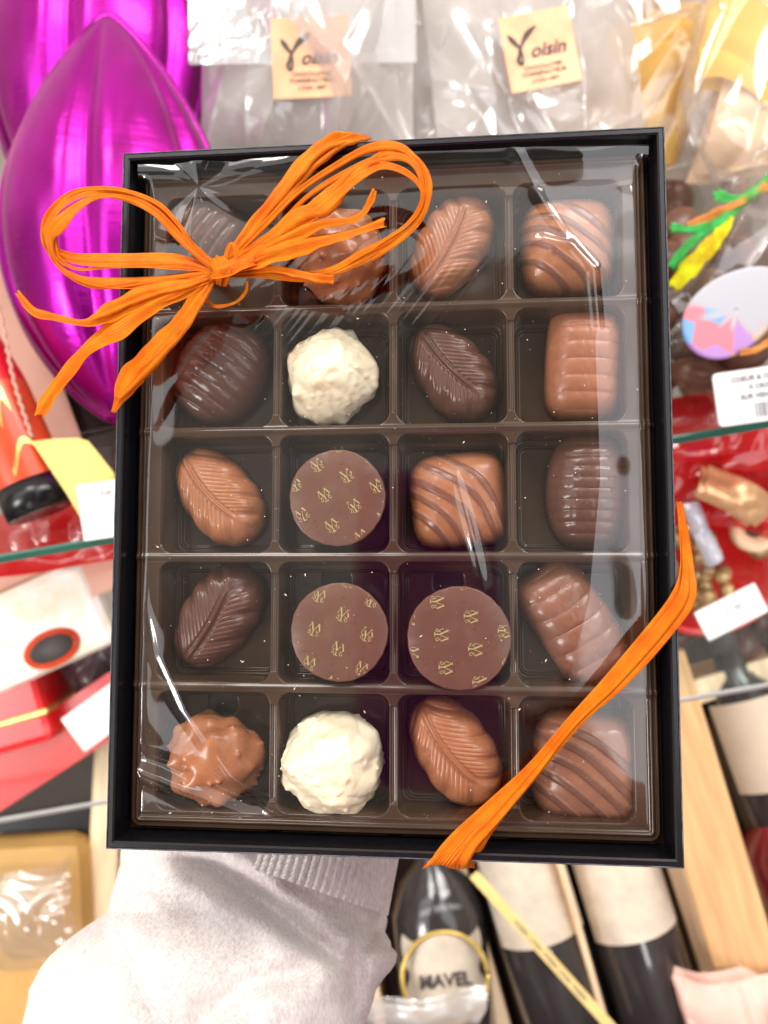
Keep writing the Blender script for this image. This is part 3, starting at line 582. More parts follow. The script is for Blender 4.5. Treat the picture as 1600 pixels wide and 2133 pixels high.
#==PERSON==
# ------------------------------------------------------------------ the arm holding the box, and its owner
person = thing('person', 'person in a pale heathered knit sleeve holding the black box from behind', 'person', CAM)
def skin_mesh(name, V, E, R, root=0, sub=2):
    me = bpy.data.meshes.new(name); me.from_pydata([tuple(v) for v in V], E, []); o = bpy.data.objects.new(name, me); COL.objects.link(o)
    md = o.modifiers.new('k', 'SKIN'); md.use_smooth_shade = True
    for i, r in enumerate(R): me.skin_vertices[0].data[i].radius = (r, r); me.skin_vertices[0].data[i].use_root = (i == root)
    s = o.modifiers.new('s', 'SUBSURF'); s.levels = sub; s.render_levels = sub
    dg = bpy.context.evaluated_depsgraph_get(); out = bpy.data.meshes.new_from_object(o.evaluated_get(dg)); bpy.data.objects.remove(o); out.name = name; return out
def body():
    V = []; E = []; R = []
    def add(p, r, frm=None):
        V.append(Vector(p)); R.append(r)
        if frm is not None: E.append((frm, len(V)-1))
        return len(V)-1
    Ci = CAM.inverted()
    def w(x, y, z): return Ci @ Vector((x, y, z))
    pel = add(w(0, -.50, .95), .15); ab = add(w(0, -.48, 1.12), .13, pel); ch = add(w(0, -.46, 1.32), .14, ab); nb = add(w(0, -.44, 1.46), .06, ch); nk = add(w(0, -.42, 1.53), .055, nb); hd = add(w(0, -.38, 1.62), .085, nk); ht = add(w(0, -.39, 1.70), .07, hd)
    def fingers(wr, pc, dirs, thumb):
        palm = add(pc, .022, wr)
        for base, mid, tip in dirs: a = add(base, .0095, palm); b = add(mid, .0085, a); add(tip, .007, b)
        a = add(thumb[0], .011, palm); b = add(thumb[1], .0095, a); add(thumb[2], .008, b)
    sh = add(w(-.17, -.44, 1.43), .055, ch); el = add(w(-.19, -.20, 1.12), .042, sh)
    def b(x, y, z): return BM @ Vector((x, y, z))
    fa = add(b(-.060, -.21, -.085), .030, el); wr = add(b(-.036, -.138, -.078), .023, fa)
    D = []
    for k, (x, l) in enumerate([(-.052, .052), (-.032, .064), (-.012, .070), (.010, .060)]):
        D.append((b(x*.8 - .006, -.060, -.046), b(x, -.060 + l*.5, -.042), b(x*1.1, -.060 + l, -.0375)))
    fingers(wr, b(-.026, -.092, -.054), D, (b(-.062, -.098, -.05), b(-.078, -.076, -.045), b(-.082, -.05, -.0385)))
    sr = add(w(.17, -.44, 1.43), .055, ch); er = add(w(.25, -.28, 1.22), .042, sr); wr2 = add(Vector((.085, -.12, .05)), .024, er)
    D = [(Vector((.085, -.04 - .018*k, .020)), Vector((.078, -.036 - .018*k, .001)), Vector((.066, -.034 - .018*k, -.006))) for k in range(4)]
    # fingers of the hand that carries the phone, wrapped round its far edge
    fingers(wr2, Vector((.082, -.085, .035)), D, (Vector((.06, -.10, .028)), Vector((.035, -.092, .022)), Vector((.015, -.085, .020))))
    return skin_mesh('body', V, E, R)
bodyo = obj('body', body(), SKIN, person)
def sleeve():
    T = [(1740, 258, 800), (1800, 250, 806), (1850, 236, 800), (1900, 222, 812), (1930, 180, 815), (1960, 138, 826), (1990, 104, 824), (2020, 82, 812), (2060, 62, 785), (2133, 45, 760), (2250, 28, 745), (2450, 5, 735), (2800, -60, 700)]
    nu, nv = 260, 240; ys = np.linspace(1740, 2800, nv) ; ys = 1740 + 1060 * np.linspace(0, 1, nv) ** 1.5
    Lx = np.interp(ys, [t[0] for t in T], [t[1] for t in T]); Rx = np.interp(ys, [t[0] for t in T], [t[2] for t in T])
    k = np.exp(-np.linspace(-2, 2, 9) ** 2); k /= k.sum()
    th = np.linspace(0, 2*PI, nu, endpoint=False); C = np.cos(th)[None]; S = np.sin(th)[None]
    Cs = np.sign(C) * np.abs(C) ** .85; Ss = np.sign(S) * np.abs(S) ** .85
    mid = ((Lx + Rx) / 2)[:, None]; hw = ((Rx - Lx) / 2)[:, None]; PX = mid + hw * Cs; PY = np.repeat(ys[:, None], nu, 1)
    shear = ss(.0, 1, (PX - 430) / 380) * 128 * ss(2050, 1740, PY); PY = PY + shear
    zc = np.interp(ys, [1740, 1850, 2133, 2800], [.325, .318, .292, .25])[:, None]
    dep = zc - Ss * (.040 + .006 * ss(1800, 2133, PY))
    front = ss(-.2, .3, Ss)
    # folds
    d, s, t = segdist(PX, PY, [(222, 1885), (250, 1955), (285, 2035), (335, 2133), (380, 2230)]); f = np.where(s > 0, 0, 0) ; f = .0125 * ss(-8, 10, d * s)
    f = f - .0065 * ss(-110, -10, d * s) * (s <= 0); Z = -f * front * np.exp(-(np.maximum(0, 380 - 0*d) * 0))
    g = ss(260, 60, d); Z = Z * g
    d, s, t = segdist(PX, PY, [(340, 1775), (450, 1812), (560, 1885), (660, 1965), (760, 2040)]); Z += .0115 * np.exp(-(d / 22) ** 2) * front * ss(0, .2, t) * (1 - .5 * t) * (1 - ss(.8, 1, t)); Z -= .0035 * np.exp(-((d - 50) / 34) ** 2) * front * ss(0, .15, t) * ss(1, .85, t)
    d, s, t = segdist(PX, PY, [(600, 1840), (690, 1885), (790, 1925)]); Z += .003 * np.exp(-(d / 16) ** 2) * front
    d, s, t = segdist(PX, PY, [(800, 1905), (745, 1990), (740, 2100), (770, 2200)]); Z += .008 * np.exp(-(d / 20) ** 2) * front
    d, s, t = segdist(PX, PY, [(60, 2133), (160, 2020), (230, 1960)]); Z += .006 * np.exp(-(d / 18) ** 2) * front
    d, s, t = segdist(PX, PY, [(420, 2133), (520, 2050), (640, 2020)]); Z += .005 * np.exp(-(d / 26) ** 2) * front
    Z += .006 * n2(PX / 150, PY / 120, 4) * .8 + .0022 * n2(PX / 50, PY / 60, 5) + .0007 * n2(PX / 18, PY / 22, 6)
    Z -= .006 * n2(PX / 130, PY / 230, 2) * front
    dep = dep + Z; edgew = 5 * n2(th[None] * 4 + 0*PY, PY / 26, 3); PX = PX + edgew
    X = (PX - CX) / F * dep; Y = -(PY - CY) / F * dep
    V = np.stack([X.ravel(), Y.ravel(), -dep.ravel()], 1); return mesh('sleeve', V, gridfaces(nu, nv, True))
slv = obj('sleeve', sleeve(), KNIT, person)
def fuzz():
    m = MB(); r = random.Random(3); me = slv.data; nv = len(me.vertices)
    for k in range(9000):
        i = r.randrange(nv); v = me.vertices[i]; p = v.co; n = (v.normal * r.uniform(.3, 1) + Vector((r.uniform(-1, 1), r.uniform(-1, 1), r.uniform(-1, 1))) * .6).normalized(); l = r.uniform(.0004, .0014)
        if -p.z > .36: continue
        t = n.cross(Vector((r.uniform(-1, 1), r.uniform(-1, 1), .3))).normalized() * .00003; q = p + n*l; m.add([p - t, p + t, q], [(0, 1, 2)])
    return m.me('fuzz')
obj('fuzz', fuzz(), KNIT, slv)['kind'] = 'stuff'
def cuff():
    nu, nv = 420, 30; th = np.linspace(0, 2*PI, nu, endpoint=False)[None]; v = np.linspace(0, 1, nv)[:, None]
    cx0, cy0 = 632 + 34 * v, 1846 - 118 * v; hw = 186 - 12 * v
    PX = cx0 + hw * np.cos(th) * .95; PY = cy0 + hw * np.cos(th) * .33; rib = .0013 * np.abs(np.sin(th * 34)) ** .8
    dep = .302 + .012 * v - (.030 + rib) * np.sin(th); X = (PX - CX) / F * dep; Y = -(PY - CY) / F * dep
    return mesh('cuff', np.stack([X.ravel(), Y.ravel(), -dep.ravel()], 1), gridfaces(nu, nv, True))
obj('cuff', cuff(), KNIT, slv)
def shell_tube(pts, rads, name, n=40):
    P = crom([tuple(p) + (r,) for p, r in zip(pts, rads)], 10); V, f = tube([p[:3] for p in P], [p[3] for p in P], n, False); return mesh(name, V, f)
Ci = CAM.inverted()
def w_(x, y, z): return Ci @ Vector((x, y, z))
obj('purple_top', shell_tube([w_(0, -.50, .9), w_(0, -.48, 1.1), w_(0, -.46, 1.3), w_(0, -.45, 1.42), w_(0, -.44, 1.48)], [.19, .18, .20, .17, .09], 'purple_top'), PURP, person)
obj('right_sleeve'.replace('right_', 'knit_'), shell_tube([w_(.15, -.44, 1.43), w_(.25, -.28, 1.22), (.12, -.17, .06), (.098, -.14, .055)], [.09, .07, .05, .04], 'knit_sleeve'), PINKK, person)
hh = MB(); hh.lathe([(.001, .11), (.05, .10), (.085, .06), (.098, 0), (.094, -.05), (.085, -.10)], 32, Ci @ Matrix.Translation((0, -.40, 1.64))); obj('hair', hh.me('hair'), HAIR, person)
phone = thing('phone', 'phone in a purple case held behind the viewpoint, reflected in the film', 'phone', CAM)
pm = MB(); pm.box(-.066, .028, -.150, .062, .006, .015, .003); obj('case', pm.me('case'), PURP, phone)
pm = MB(); pm.box(-.014, .014, -.014, .014, .0035, .0055, .001); obj('camera_bump', pm.me('camera_bump'), BLACK, phone, Matrix.Translation((-.02, .03, 0)))
#==BACK==
# ------------------------------------------------------------------ shelves and back wall
Z1, Z2, Z3 = 1.15, .955, .640
Y1 = onplane(800, 1017.6, Z1).y; Y2 = onplane(800, 1567, Z2).y
YB = .66
m = MB(); m.box(-1.6, 1.6, YB, YB + .02, -.2, 2.6); struct('wall', m.me('wall'), CREAM)
m = MB(); m.box(-3, 3, -3, 3, -.22, -.2); struct('floor', m.me('floor'), PINKC)
def shelf(name, y0, z, label, th=.008, em=TEAL, gm=GLASS):
    t = thing(name, label, 'shelf', Matrix.Translation((0, y0, z)))
    m = MB(); m.box(-1.5, 1.5, .002, YB - y0 - .002, -th, 0); obj('glass_pane', m.me('glass_pane'), gm, t)
    m = MB(); m.box(-1.5, 1.5, 0, .0018, -th, 0, .0006); obj('front_edge', m.me('front_edge'), em, t); return t
shelf('glass_shelf', Y1, Z1, 'clear glass shelf with a green front edge passing behind the middle of the box', .007)
shelf('glass_shelf', Y2, Z2, 'lower glass shelf with a grey front edge above the wooden bottle crates', .006, SHELFE)
m = MB(); m.box(-1.5, 1.5, -.4, YB - .002, -.02, 0); o = obj('display_board', m.me('display_board'), DBROWN, M=Matrix.Translation((0, 0, Z3 - .012))); tag(o, 'dark display board at the bottom under the wooden crates and bottles', 'shelf')
#==GOODS==
def card(name, label, cat, px, py, d, wpx, hpx, mat, rz=0, rx=0, ry=0, th=.0012, r=0, group=None, parts=None):
    s = d / F; t = thing(name, label, cat, cf(px, py, d, rz, rx, ry), group); m = MB(); w, h = wpx*s/2, hpx*s/2
    if r:
        P = []
        for cx0, cy0, a0 in ((w-r, h-r, 0), (-w+r, h-r, 90), (-w+r, -h+r, 180), (w-r, -h+r, 270)):
            for k in range(9): a = math.radians(a0 + 90*k/8); P.append((cx0 + r*math.cos(a), cy0 + r*math.sin(a)))
        n = len(P); V = [(x, y, 0) for x, y in P] + [(x, y, -th) for x, y in P]; f = [tuple(range(n)), tuple(reversed(range(n, 2*n)))] + [(i, i+n, (i+1) % n + n, (i+1) % n) for i in range(n)]
        m.add(V, f)
    else: m.box(-w, w, -h, h, -th, 0, th*.2)
    obj('card', m.me('card'), mat, t); return t, s
def text_me(txt, size, shear=0, bold=0, align='CENTER', ext=.0):
    cu = bpy.data.curves.new('t', 'FONT'); cu.body = txt; cu.size = size; cu.shear = shear; cu.offset = bold; cu.align_x = align; cu.extrude = ext; cu.resolution_u = 3
    o = bpy.data.objects.new('t', cu); COL.objects.link(o); dg = bpy.context.evaluated_depsgraph_get(); me = bpy.data.meshes.new_from_object(o.evaluated_get(dg)); bpy.data.objects.remove(o); me.materials.clear(); return me
def lines(parent, rowsx, mat=INK):
    for txt, x, y, size, sh, b in rowsx: obj('lettering', text_me(txt, size, sh, b), mat, parent, Matrix.Translation((x, y, .0004)))
# --- cocoa pod shaped gifts in magenta foil
def pod(label, px, py, d, hpx, wpx, rz, mat, ry=0, rx=0):
    s = d / F; H, Wd = hpx*s, wpx*s; nv, nu = 120, 180; v = np.linspace(0, 1, nv)[:, None]; th = np.linspace(0, 2*PI, nu, endpoint=False)[None]
    prof = np.sin(PI * v ** .92) ** .78 * (1 - .16 * (v - .35)); prof = prof / prof.max()
    rib = 1 - .13 * np.exp(-((np.mod(th - PI/2 + PI/6, PI/3) - PI/6) / .12) ** 2) * ss(0, .1, v) * ss(1, .9, v)
    X = prof * rib * Wd/2 * np.cos(th); Zz = prof * rib * Wd/2 * .8 * np.sin(th); Y = (v - .5) * H + 0*th
    me = mesh('pod_shell', np.stack([X.ravel(), Y.ravel(), Zz.ravel()], 1), [tuple(reversed(q)) for q in gridfaces(nu, nv, True)])
    t = thing('foil_pod', label, 'gift', cf(px, py, d, rz, rx, ry), 'magenta foil pods'); obj('shell', me, mat, t)
    # raised seam lip round the front outline
    P = [( .985*float(Wd/2*prof[k, 0]), float((v[k, 0]-.5)*H), 0) for k in range(0, nv, 2)]; P2 = [(-x, y, z) for x, y, z in reversed(P)]; V, f = tube(P + P2, .0035*d/.5, 8); obj('seam', mesh('seam', V, f), mat, t)
pod('large magenta foil pod standing nearest the black box, behind the left loop of the bow', 240, 455, .50, 850, 468, 2, MAG)
pod('magenta foil pod behind the nearest pod, its top cut off by the frame', 205, 90, .575, 900, 440, -2, MAG)
pod('deep magenta foil pod in shadow beside the clear bags', 372, 60, .62, 700, 170, -6, MAGD)
# --- clear bags
def facets(X, Y, L, seed, n=16, amp=.12):
    r = np.random.default_rng(seed + 100); z = np.zeros(X.shape)
    for k in range(n):
        a = r.random() * PI if k % 2 else r.normal(PI/2, .35) * 1.0; cx0, cy0 = (r.random(2) - .5) * L; d = (X - cx0) * math.sin(a) - (Y - cy0) * math.cos(a); u = (X - cx0) * math.cos(a) + (Y - cy0) * math.sin(a)
        ww = L * (.03 + .10 * r.random()); fall = np.exp(-(u / (L * (.15 + .3 * r.random()))) ** 2); z += (r.random() - .45) * amp * ww * np.exp(-np.abs(d) / ww) * 2.2 * fall
    return z
def cello(label, px, py, d, wpx, hpx, rz, mat=CELLO, seed=0, group='clear cellophane bags', pinch=None, amp=.012, bulge=.018, rx=0, name='cellophane_bag'):
    s = d / F; w, h = wpx*s, hpx*s; t = thing(name, label, 'bag', cf(px, py, d, rz, rx), group)
    def z(X, Y, sg=1):
        r = .2 + .5 * n2(X*16, Y*10, seed); b = bulge * (1 - np.clip(np.abs(2*X/w), 0, 1)**3) * (1 - np.clip(np.abs(2*Y/h), 0, 1)**6)
        return sg * (b + amp * (r - .2) * .6 + facets(X, Y, max(w, h), seed + (0 if sg > 0 else 50), 26, .9))
    xs = np.linspace(-w/2, w/2, 160); ys = np.linspace(-h/2, h/2, 160); X, Y = np.meshgrid(xs, ys); XX = X
    if pinch is not None: k = 1 - .80*np.exp(-((Y/h - pinch)/.10)**2); XX = X * k
    V = []; f = []
    for sg in (1, -1): f += gridfaces(160, 160, off=len(V)); V += list(np.stack([XX.ravel(), Y.ravel(), z(X, Y, sg).ravel()], 1))
    obj('film', mesh('film', V, f), mat, t); return t, s, w, h
def sticker(t, s, x, y, w, h, rz, d):
    M = Matrix.Translation(t.matrix_basis.inverted() @ (CAM @ (ray(x, y) * (d - .034)))) @ Matrix.Rotation(math.radians(rz), 4, 'Z'); m = MB(); m.box(-w*s/2, w*s/2, -h*s/2, h*s/2, -.0004, 0); st = obj('sticker', m.me('sticker'), COPPER, t, M)
    def leaf(pts, name='letter_stroke'):
        P = crom([(a, b, c) for a, b, c in pts], 8); V = []
        for i, p in enumerate(P):
            q0, q1 = P[max(0, i-1)], P[min(len(P)-1, i+1)]; dx, dy = q1[0]-q0[0], q1[1]-q0[1]; l = math.hypot(dx, dy); nx, ny = -dy/l, dx/l
            V += [((p[0]+nx*p[2])*s, (p[1]+ny*p[2])*s, .0005), ((p[0]-nx*p[2])*s, (p[1]-ny*p[2])*s, .0005)]
        return V, [(2*i, 2*i+1, 2*i+3, 2*i+2) for i in range(len(P)-1)]
    m = MB()
    for pts in ([(-58, 38, 1), (-52, 28, 5), (-44, 16, 4), (-38, 8, 2)], [(-38, 6, 2), (-30, 20, 4), (-18, 34, 6), (0, 46, 2)], [(-38, 8, 3), (-42, -6, 4), (-46, -16, 4), (-40, -24, 3), (-36, -12, 2), (-37, 4, 2)]): m.add(*leaf(pts))
    obj('lettering', m.me('lettering'), INK, st)
    lines(st, [('oisin', 14*s, -14*s, 38*s, .35, 1.0*s)], INK); lines(st, [('CHOCOLATIER', 0, -37*s, 11*s, 0, .2*s), ('TORREFACTEUR', 0, -50*s, 12*s, 0, .2*s), ('LYON 1897', 0, -64*s, 11*s, 0, .2*s)], INK)
t, s, w, h = cello('flat clear cellophane bag with an upright copper sticker, above the box top edge', 640, 120, .55, 440, 420, 0, seed=1); sticker(t, s, 648, 119, 152, 158, 2.5, .55)
m = MB(); m.box(-w/2*1.04, w/2*1.02, -52*s, 130*s, .0232, .0236); obj('header_fold', m.me('header_fold'), film_mat('header_film', .22, .1, .24, (1, 1, 1), scale=30, bd=.004), t, Matrix.Rotation(.01, 4, 'Z'))
t, s, w, h = cello('clear cellophane bag with a tilted copper sticker, beside the orange tissue', 1110, 130, .56, 430, 420, 6, seed=3); sticker(t, s, 1125, 102, 140, 150, 5, .56)
cello('rumpled empty clear bag between the two stickered bags', 890, 150, .585, 180, 420, -2, seed=5)
t, s, w, h = cello('clear bag of orange tissue right of the tilted sticker', 1330, 120, .58, 330, 520, 8, CELLO2, seed=6)
def crumple(name, w, h, seed, amp=.02, n=60):
    xs = np.linspace(-w/2, w/2, n); ys = np.linspace(-h/2, h/2, n)
    def z(X, Y): return amp * (np.abs(n2(X*22, Y*18, seed))*2 + .7*np.abs(n2(X*50, Y*44, seed+1)) - .4) - .4*amp*(np.abs(2*X/w)**2 + np.abs(2*Y/h)**2)
    X, Y = np.meshgrid(xs, ys); kx = 1 + .35*n2(Y*20, 0*X, seed+2); V = np.stack([(X*kx).ravel(), (Y*(1+.3*n2(X*18, 0*Y, seed+3))).ravel(), z(X, Y).ravel()], 1)
    V2 = V.copy(); V2[:, 2] -= amp*.8; g = gridfaces(n, n); return mesh(name, list(V) + list(V2), g + [tuple(reversed([i+n*n for i in q])) for q in g])
obj('tissue', crumple('tissue', .085, .12, 3), ORP, t, Matrix.Translation((.018, -.01, -.012)) @ Matrix.Rotation(-.5, 4, 'Z')); obj('tissue', crumple('tissue', .07, .15, 5), PEACH, t, Matrix.Translation((-.035, -.02, -.02)))
t, s, w, h = cello('tall clear gift bag tied with green and yellow raffia at the right edge', 1560, 330, .50, 330, 900, -14, CELLO2, seed=2, pinch=-.09, bulge=.03)
obj('tissue', crumple('tissue', .07, .09, 2), ORP, t, Matrix.Translation((-.005, .10, -.01))); obj('tissue', crumple('tissue', .09, .09, 6), PEACH, t, Matrix.Translation((.02, .055, -.02)))
def lumps(name, n, w, h, d, r0, seed, mat, parent, M=None):
    r = random.Random(seed); m = MB()
    for k in range(n):
        R = r0 * r.uniform(.7, 1.2); P = [(max(1e-4, R*math.sin(PI*i/10)*r.uniform(.95, 1.05)), R*.8*math.cos(PI*i/10)) for i in range(11)]
        m.lathe(P, 16, Matrix.Translation((r.uniform(-w, w), r.uniform(-h, h), r.uniform(-d, d))) @ Matrix.Rotation(r.uniform(0, 3), 4, (r.random(), r.random(), .2)) @ Matrix.Diagonal((1, r.uniform(.6, 1), 1, 1)))
    o = obj(name, m.me(name), mat, parent, M); o['kind'] = 'stuff'; return o
lumps('chocolate_pieces', 40, .05, .055, .015, .016, 4, BROWN, t, Matrix.Translation((-.02, -.10, 0)))
def fr2(d0):
    def f(px, py, z): return Ci @ (CAM @ (ray(px, py) * (d0 - z)))
    return f
tie = thing('raffia_tie', 'green yellow and orange raffia tie round the neck of the clear gift bag', 'ribbon', CAM)
for i, (p, w, mt) in enumerate([([(1395, 474, 0), (1440, 478, 4), (1490, 465, 6), (1540, 425, 8), (1600, 375, 4), (1660, 330, 0)], [16, 14, 16, 18, 16, 12], GREENR), ([(1400, 560, 0), (1430, 515, 5), (1480, 475, 8), (1530, 440, 9)], [22, 16, 14, 12], GREENR), ([(1402, 600, 0), (1440, 555, 6), (1490, 500, 9), (1525, 450, 9)], [22, 32, 26, 12], YELR), ([(1430, 470, 0), (1480, 450, 5), (1530, 425, 9), (1600, 385, 8)], [12, 16, 14, 16], ORR), ([(1490, 405, 4), (1530, 415, 8), (1570, 400, 9), (1610, 372, 5)], [26, 14, 16, 14], GREENR)]):
    strand('strand', p, [x*2.2 for x in w], mt, parent=tie, fr=fr2(.465), seed=80 + i)
# --- white egg shaped tag
d = .455; s = d / F; eg = thing('egg_tag', 'white egg shaped card tag with pastel flowers hanging below the raffia tie', 'tag', cf(1530, 648, d, 38, 0, 0))
nn = 64; a_, b_ = 122*s, 78*s; V = []; AT = []
for ring_, z in ((0, 0), (1, 0), (1, -.001), (0, -.001)):
    for k in range(nn):
        q = 2*PI*k/nn; x = a_*math.cos(q)*ring_; V.append((x, b_*math.sin(q)*(1 - .16*math.cos(q))*ring_, z))
V = []; AT = []
for rr in np.linspace(0, 1, 14):
    for k in range(nn): q = 2*PI*k/nn; x = a_*math.cos(q)*rr; y = b_*math.sin(q)*(1 - .16*math.cos(q))*rr; V.append((x, y, .001 - .0008*rr*rr)); AT.append(float(ss(.12, .3, rr*(-.8*math.cos(q) - .35*math.sin(q)) + .1*math.sin(9*q))))
me = mesh('card', V, gridfaces(nn, 14, True), attr={'flower': AT}); o = obj('card', me, PASTEL, eg); sd = o.modifiers.new('s', 'SOLIDIFY'); sd.thickness = .001; sd.offset = -1
strand('ribbon_end', [(1540, 735, 0), (1575, 728, 3), (1620, 700, 0)], 26, ORR, parent=tie, fr=fr2(.45), seed=91)
# --- price tags
t, s = card('price_tag', 'white price tag with printed lines and barcode at the right frame edge', 'price tag', 1580, 822, .45, 180, 112, PAPERW, 8, r=.003)
lines(t, [('COEUR & OURS', 0, 32*s, 15*s, 0, .3*s), ('A CROQUER', 22*s, 14*s, 14*s, 0, .3*s), ('SUR VENTE', 0, -6*s, 15*s, 0, .3*s)], GREYINK)
m = MB(); [m.box((-10 + k*7)*s, (-10 + k*7 + (2 + k % 3))*s, -46*s, -16*s, .0003, .0005) for k in range(12)]; obj('barcode', m.me('barcode'), GREYINK, t)
t, s = card('price_tag', 'white price tag leaning on the yellow card at the left box edge', 'price tag', 216, 1062, .44, 100, 118, PAPERW, 8, r=.001); lines(t, [('3,50', 10*s, 30*s, 14*s, 0, 0)], GREYINK)
t, s = card('price_tag', 'white price tag on the red strip left of the box', 'price tag', 206, 1493, .60, 135, 84, PAPERW, 36, r=.001)
t, s = card('price_tag', 'white price tag standing by the red bowl right of the box', 'price tag', 1524, 1275, .60, 140, 66, PAPERW, 27, r=.001); lines(t, [('7,90', 10*s, -6*s, 26*s, 0, 0)], GREYINK)
def poly(name, label, cat, pts, d, mat, th=.002):
    t = thing(name, label, cat, CAM); V = [tuple(ray(x, y) * d) for x, y in pts] + [tuple(ray(x, y) * d + Vector((0, 0, -th))) for x, y in pts]; n = len(pts)
    obj('card', mesh('card', V, [tuple(reversed(range(n))), tuple(range(n, 2*n))] + [(i, (i+1) % n, (i+1) % n + n, i+n) for i in range(n)], smooth=False), mat, t)
poly('carton_flap', 'yellow card flap with rounded corner standing on the glass shelf', 'card', [(66, 920), (110, 914), (160, 912), (182, 918), (196, 934), (236, 985), (262, 1112), (188, 1114), (140, 1030)], .452, YELLOW)
# --- pink cardboard display side, twine edge, red jar
t, s = card('backing_sheet', 'pinkish cardboard display side running down behind the orange ribbon tails', 'display', 22, 640, .53, 92, 1250, PINKC, 20); card('backing_sheet', 'dark brown cardboard panel in shadow beneath the magenta pods', 'display', 165, 760, .535, 300, 560, DBROWN, 14)  # the dark sheet paints the shadow between pods and pink card
tw = thing('twine', 'pale twisted twine along the edge of the pink cardboard', 'string', CAM); P = [ray(-60, 420)*.455, ray(0, 650)*.455, ray(28, 790)*.455, ray(66, 912)*.455]
P = crom([tuple(p) for p in P], 40); V, f = tube([(p[0] + .0006*math.sin(i*.9), p[1] + .0006*math.cos(i*.9), p[2]) for i, p in enumerate(P)], .0011, 8); obj('string', mesh('string', V, f), PINKC, tw)
jar = thing('syrup_bottle', 'red bottle with orange label and black base at the left frame edge', 'bottle', cf(28, 920, .47, 24)); s = .47/F
m = MB(); m.lathe([(62*s*.99, -150*s), (70*s, -140*s), (72*s, 120*s), (60*s, 220*s), (30*s, 300*s)], 48, Matrix.Rotation(-PI/2, 4, 'X')); obj('glass', m.me('glass'), RED, jar)
m = MB(); m.lathe([(73*s, -95*s), (73*s, 110*s)], 48, Matrix.Rotation(-PI/2, 4, 'X'), cap=False); lb = obj('label', m.me('label'), REDO, jar)
m = MB(); m.lathe([(60*s, -162*s), (74*s, -158*s), (74*s, -96*s)], 48, Matrix.Rotation(-PI/2, 4, 'X')); obj('base', m.me('base'), BLACK, jar)
m = MB()
for q0, q1, y0, y1 in ((.6, 1.5, -58, -44), (.9, 1.3, 40, 90)):
    nq = 14; V = []
    for k in range(nq): q = q0 + (q1-q0)*k/(nq-1); V += [(74*s*math.cos(q), (y0 + 30*math.sin(k/3))*s, 74*s*math.sin(q)), (74*s*math.cos(q), (y1 + 30*math.sin(k/3))*s, 74*s*math.sin(q))]
    m.add(V, [(2*k, 2*k+1, 2*k+3, 2*k+2) for k in range(nq-1)], True)
obj('gold_band', m.me('gold_band'), GOLDF, lb)
# --- things on the lower glass shelf, left
def redthing(name, label, cat, px, py, d, w, h, rz, mat, seed, amp=.015, **k):
    s = d/F; t = obj(name, crumple(name, w*s, h*s, seed, amp), mat, M=cf(px, py, d, rz)); return tag(t, label, cat, k.get('group'))
redthing('red_wrapper', 'crumpled red film lying on the green edged shelf left of the box', 'wrapper', 90, 1125, .52, 330, 120, 8, REDT, 1)
redthing('red_wrapper', 'red film seen through the glass beside the printed price tag', 'wrapper', 1510, 880, .53, 260, 130, 8, REDT, 4)
redthing('red_wrapper', 'big bright red tulle bow right of the box under the green edged shelf', 'wrapper', 1530, 1010, .60, 330, 190, -14, REDT, 6, .03); redthing('red_wrapper', 'pale red film above the tulle bow at the frame edge', 'wrapper', 1590, 935, .57, 170, 80, 10, REDT, 7)
blk = thing('nougat_block', 'pale yellow paper wrapped block with a dark oval label on the lower shelf', 'sweet', cf(70, 1300, .58, 24)); s = .58/F
m = MB(); m.box(-150*s, 150*s, -105*s, 90*s, -.05, 0, .008); obj('wrapper', m.me('wrapper'), PALEY, blk)
m = MB(); m.box(-150*s, 150*s, 90*s, 150*s, -.052, -.004, .006); obj('folded_end', m.me('folded_end'), PINKC, blk)
m = MB(); m.lathe([(1e-4, .0008), (62*s, .0008), (62*s, 0)], 40, Matrix.Diagonal((1, .62, 1, 1))); lb = obj('label', m.me('label'), REDO, blk, Matrix.Translation((15*s, -62*s, .0003))); m = MB(); m.lathe([(1e-4, .0016), (48*s, .0016), (48*s, .0008)], 40, Matrix.Diagonal((1, .55, 1, 1))); lb2 = obj('seal', m.me('seal'), INK, lb)
tb = thing('gift_box', 'shiny red gift box below the wrapped block at the left frame edge', 'box', cf(20, 1490, .60, 16)); s = .6/F; m = MB(); m.box(-110*s, 75*s, -75*s, 80*s, -.06, 0, .006); obj('base', m.me('base'), RED, tb); m = MB(); m.box(-116*s, 81*s, -20*s, -6*s, -.062, .002, .002); obj('lid_rim', m.me('lid_rim'), GOLDF, tb)
t, s = card('shelf_strip', 'long red shelf strip sloping up behind the left side of the box', 'strip', 115, 1545, .62, 430, 120, RED, 33)
redthing('black_wrapper', 'crumpled dark film beside the wrapped block', 'wrapper', 190, 1330, .63, 170, 260, 30, plain('smoky_film', (.07, .045, .05), .25, var=.5, scale=30, coat=.5), 5, .02)
redthing('clear_wrapper', 'small glinting clear wrapper under the glass shelf left of the box', 'wrapper', 150, 1168, .56, 90, 45, 12, CELLO, 2)
lumps('wrapped_sweets', 26, .05, .05, .01, .012, 8, plain('dark_red_sweets', (.14, .02, .025), .25, var=.6, scale=40, coat=.6), None, cf(140, 1240, .68)).update({}) if False else None
o = lumps('wrapped_sweets', 30, .09, .06, .01, .013, 8, plain('dark_red_sweets', (.16, .03, .035), .25, var=.7, scale=40, coat=.6), None, cf(110, 1330, .70)); tag(o, 'dark wrapped sweets in shadow behind the pale block', 'sweets')
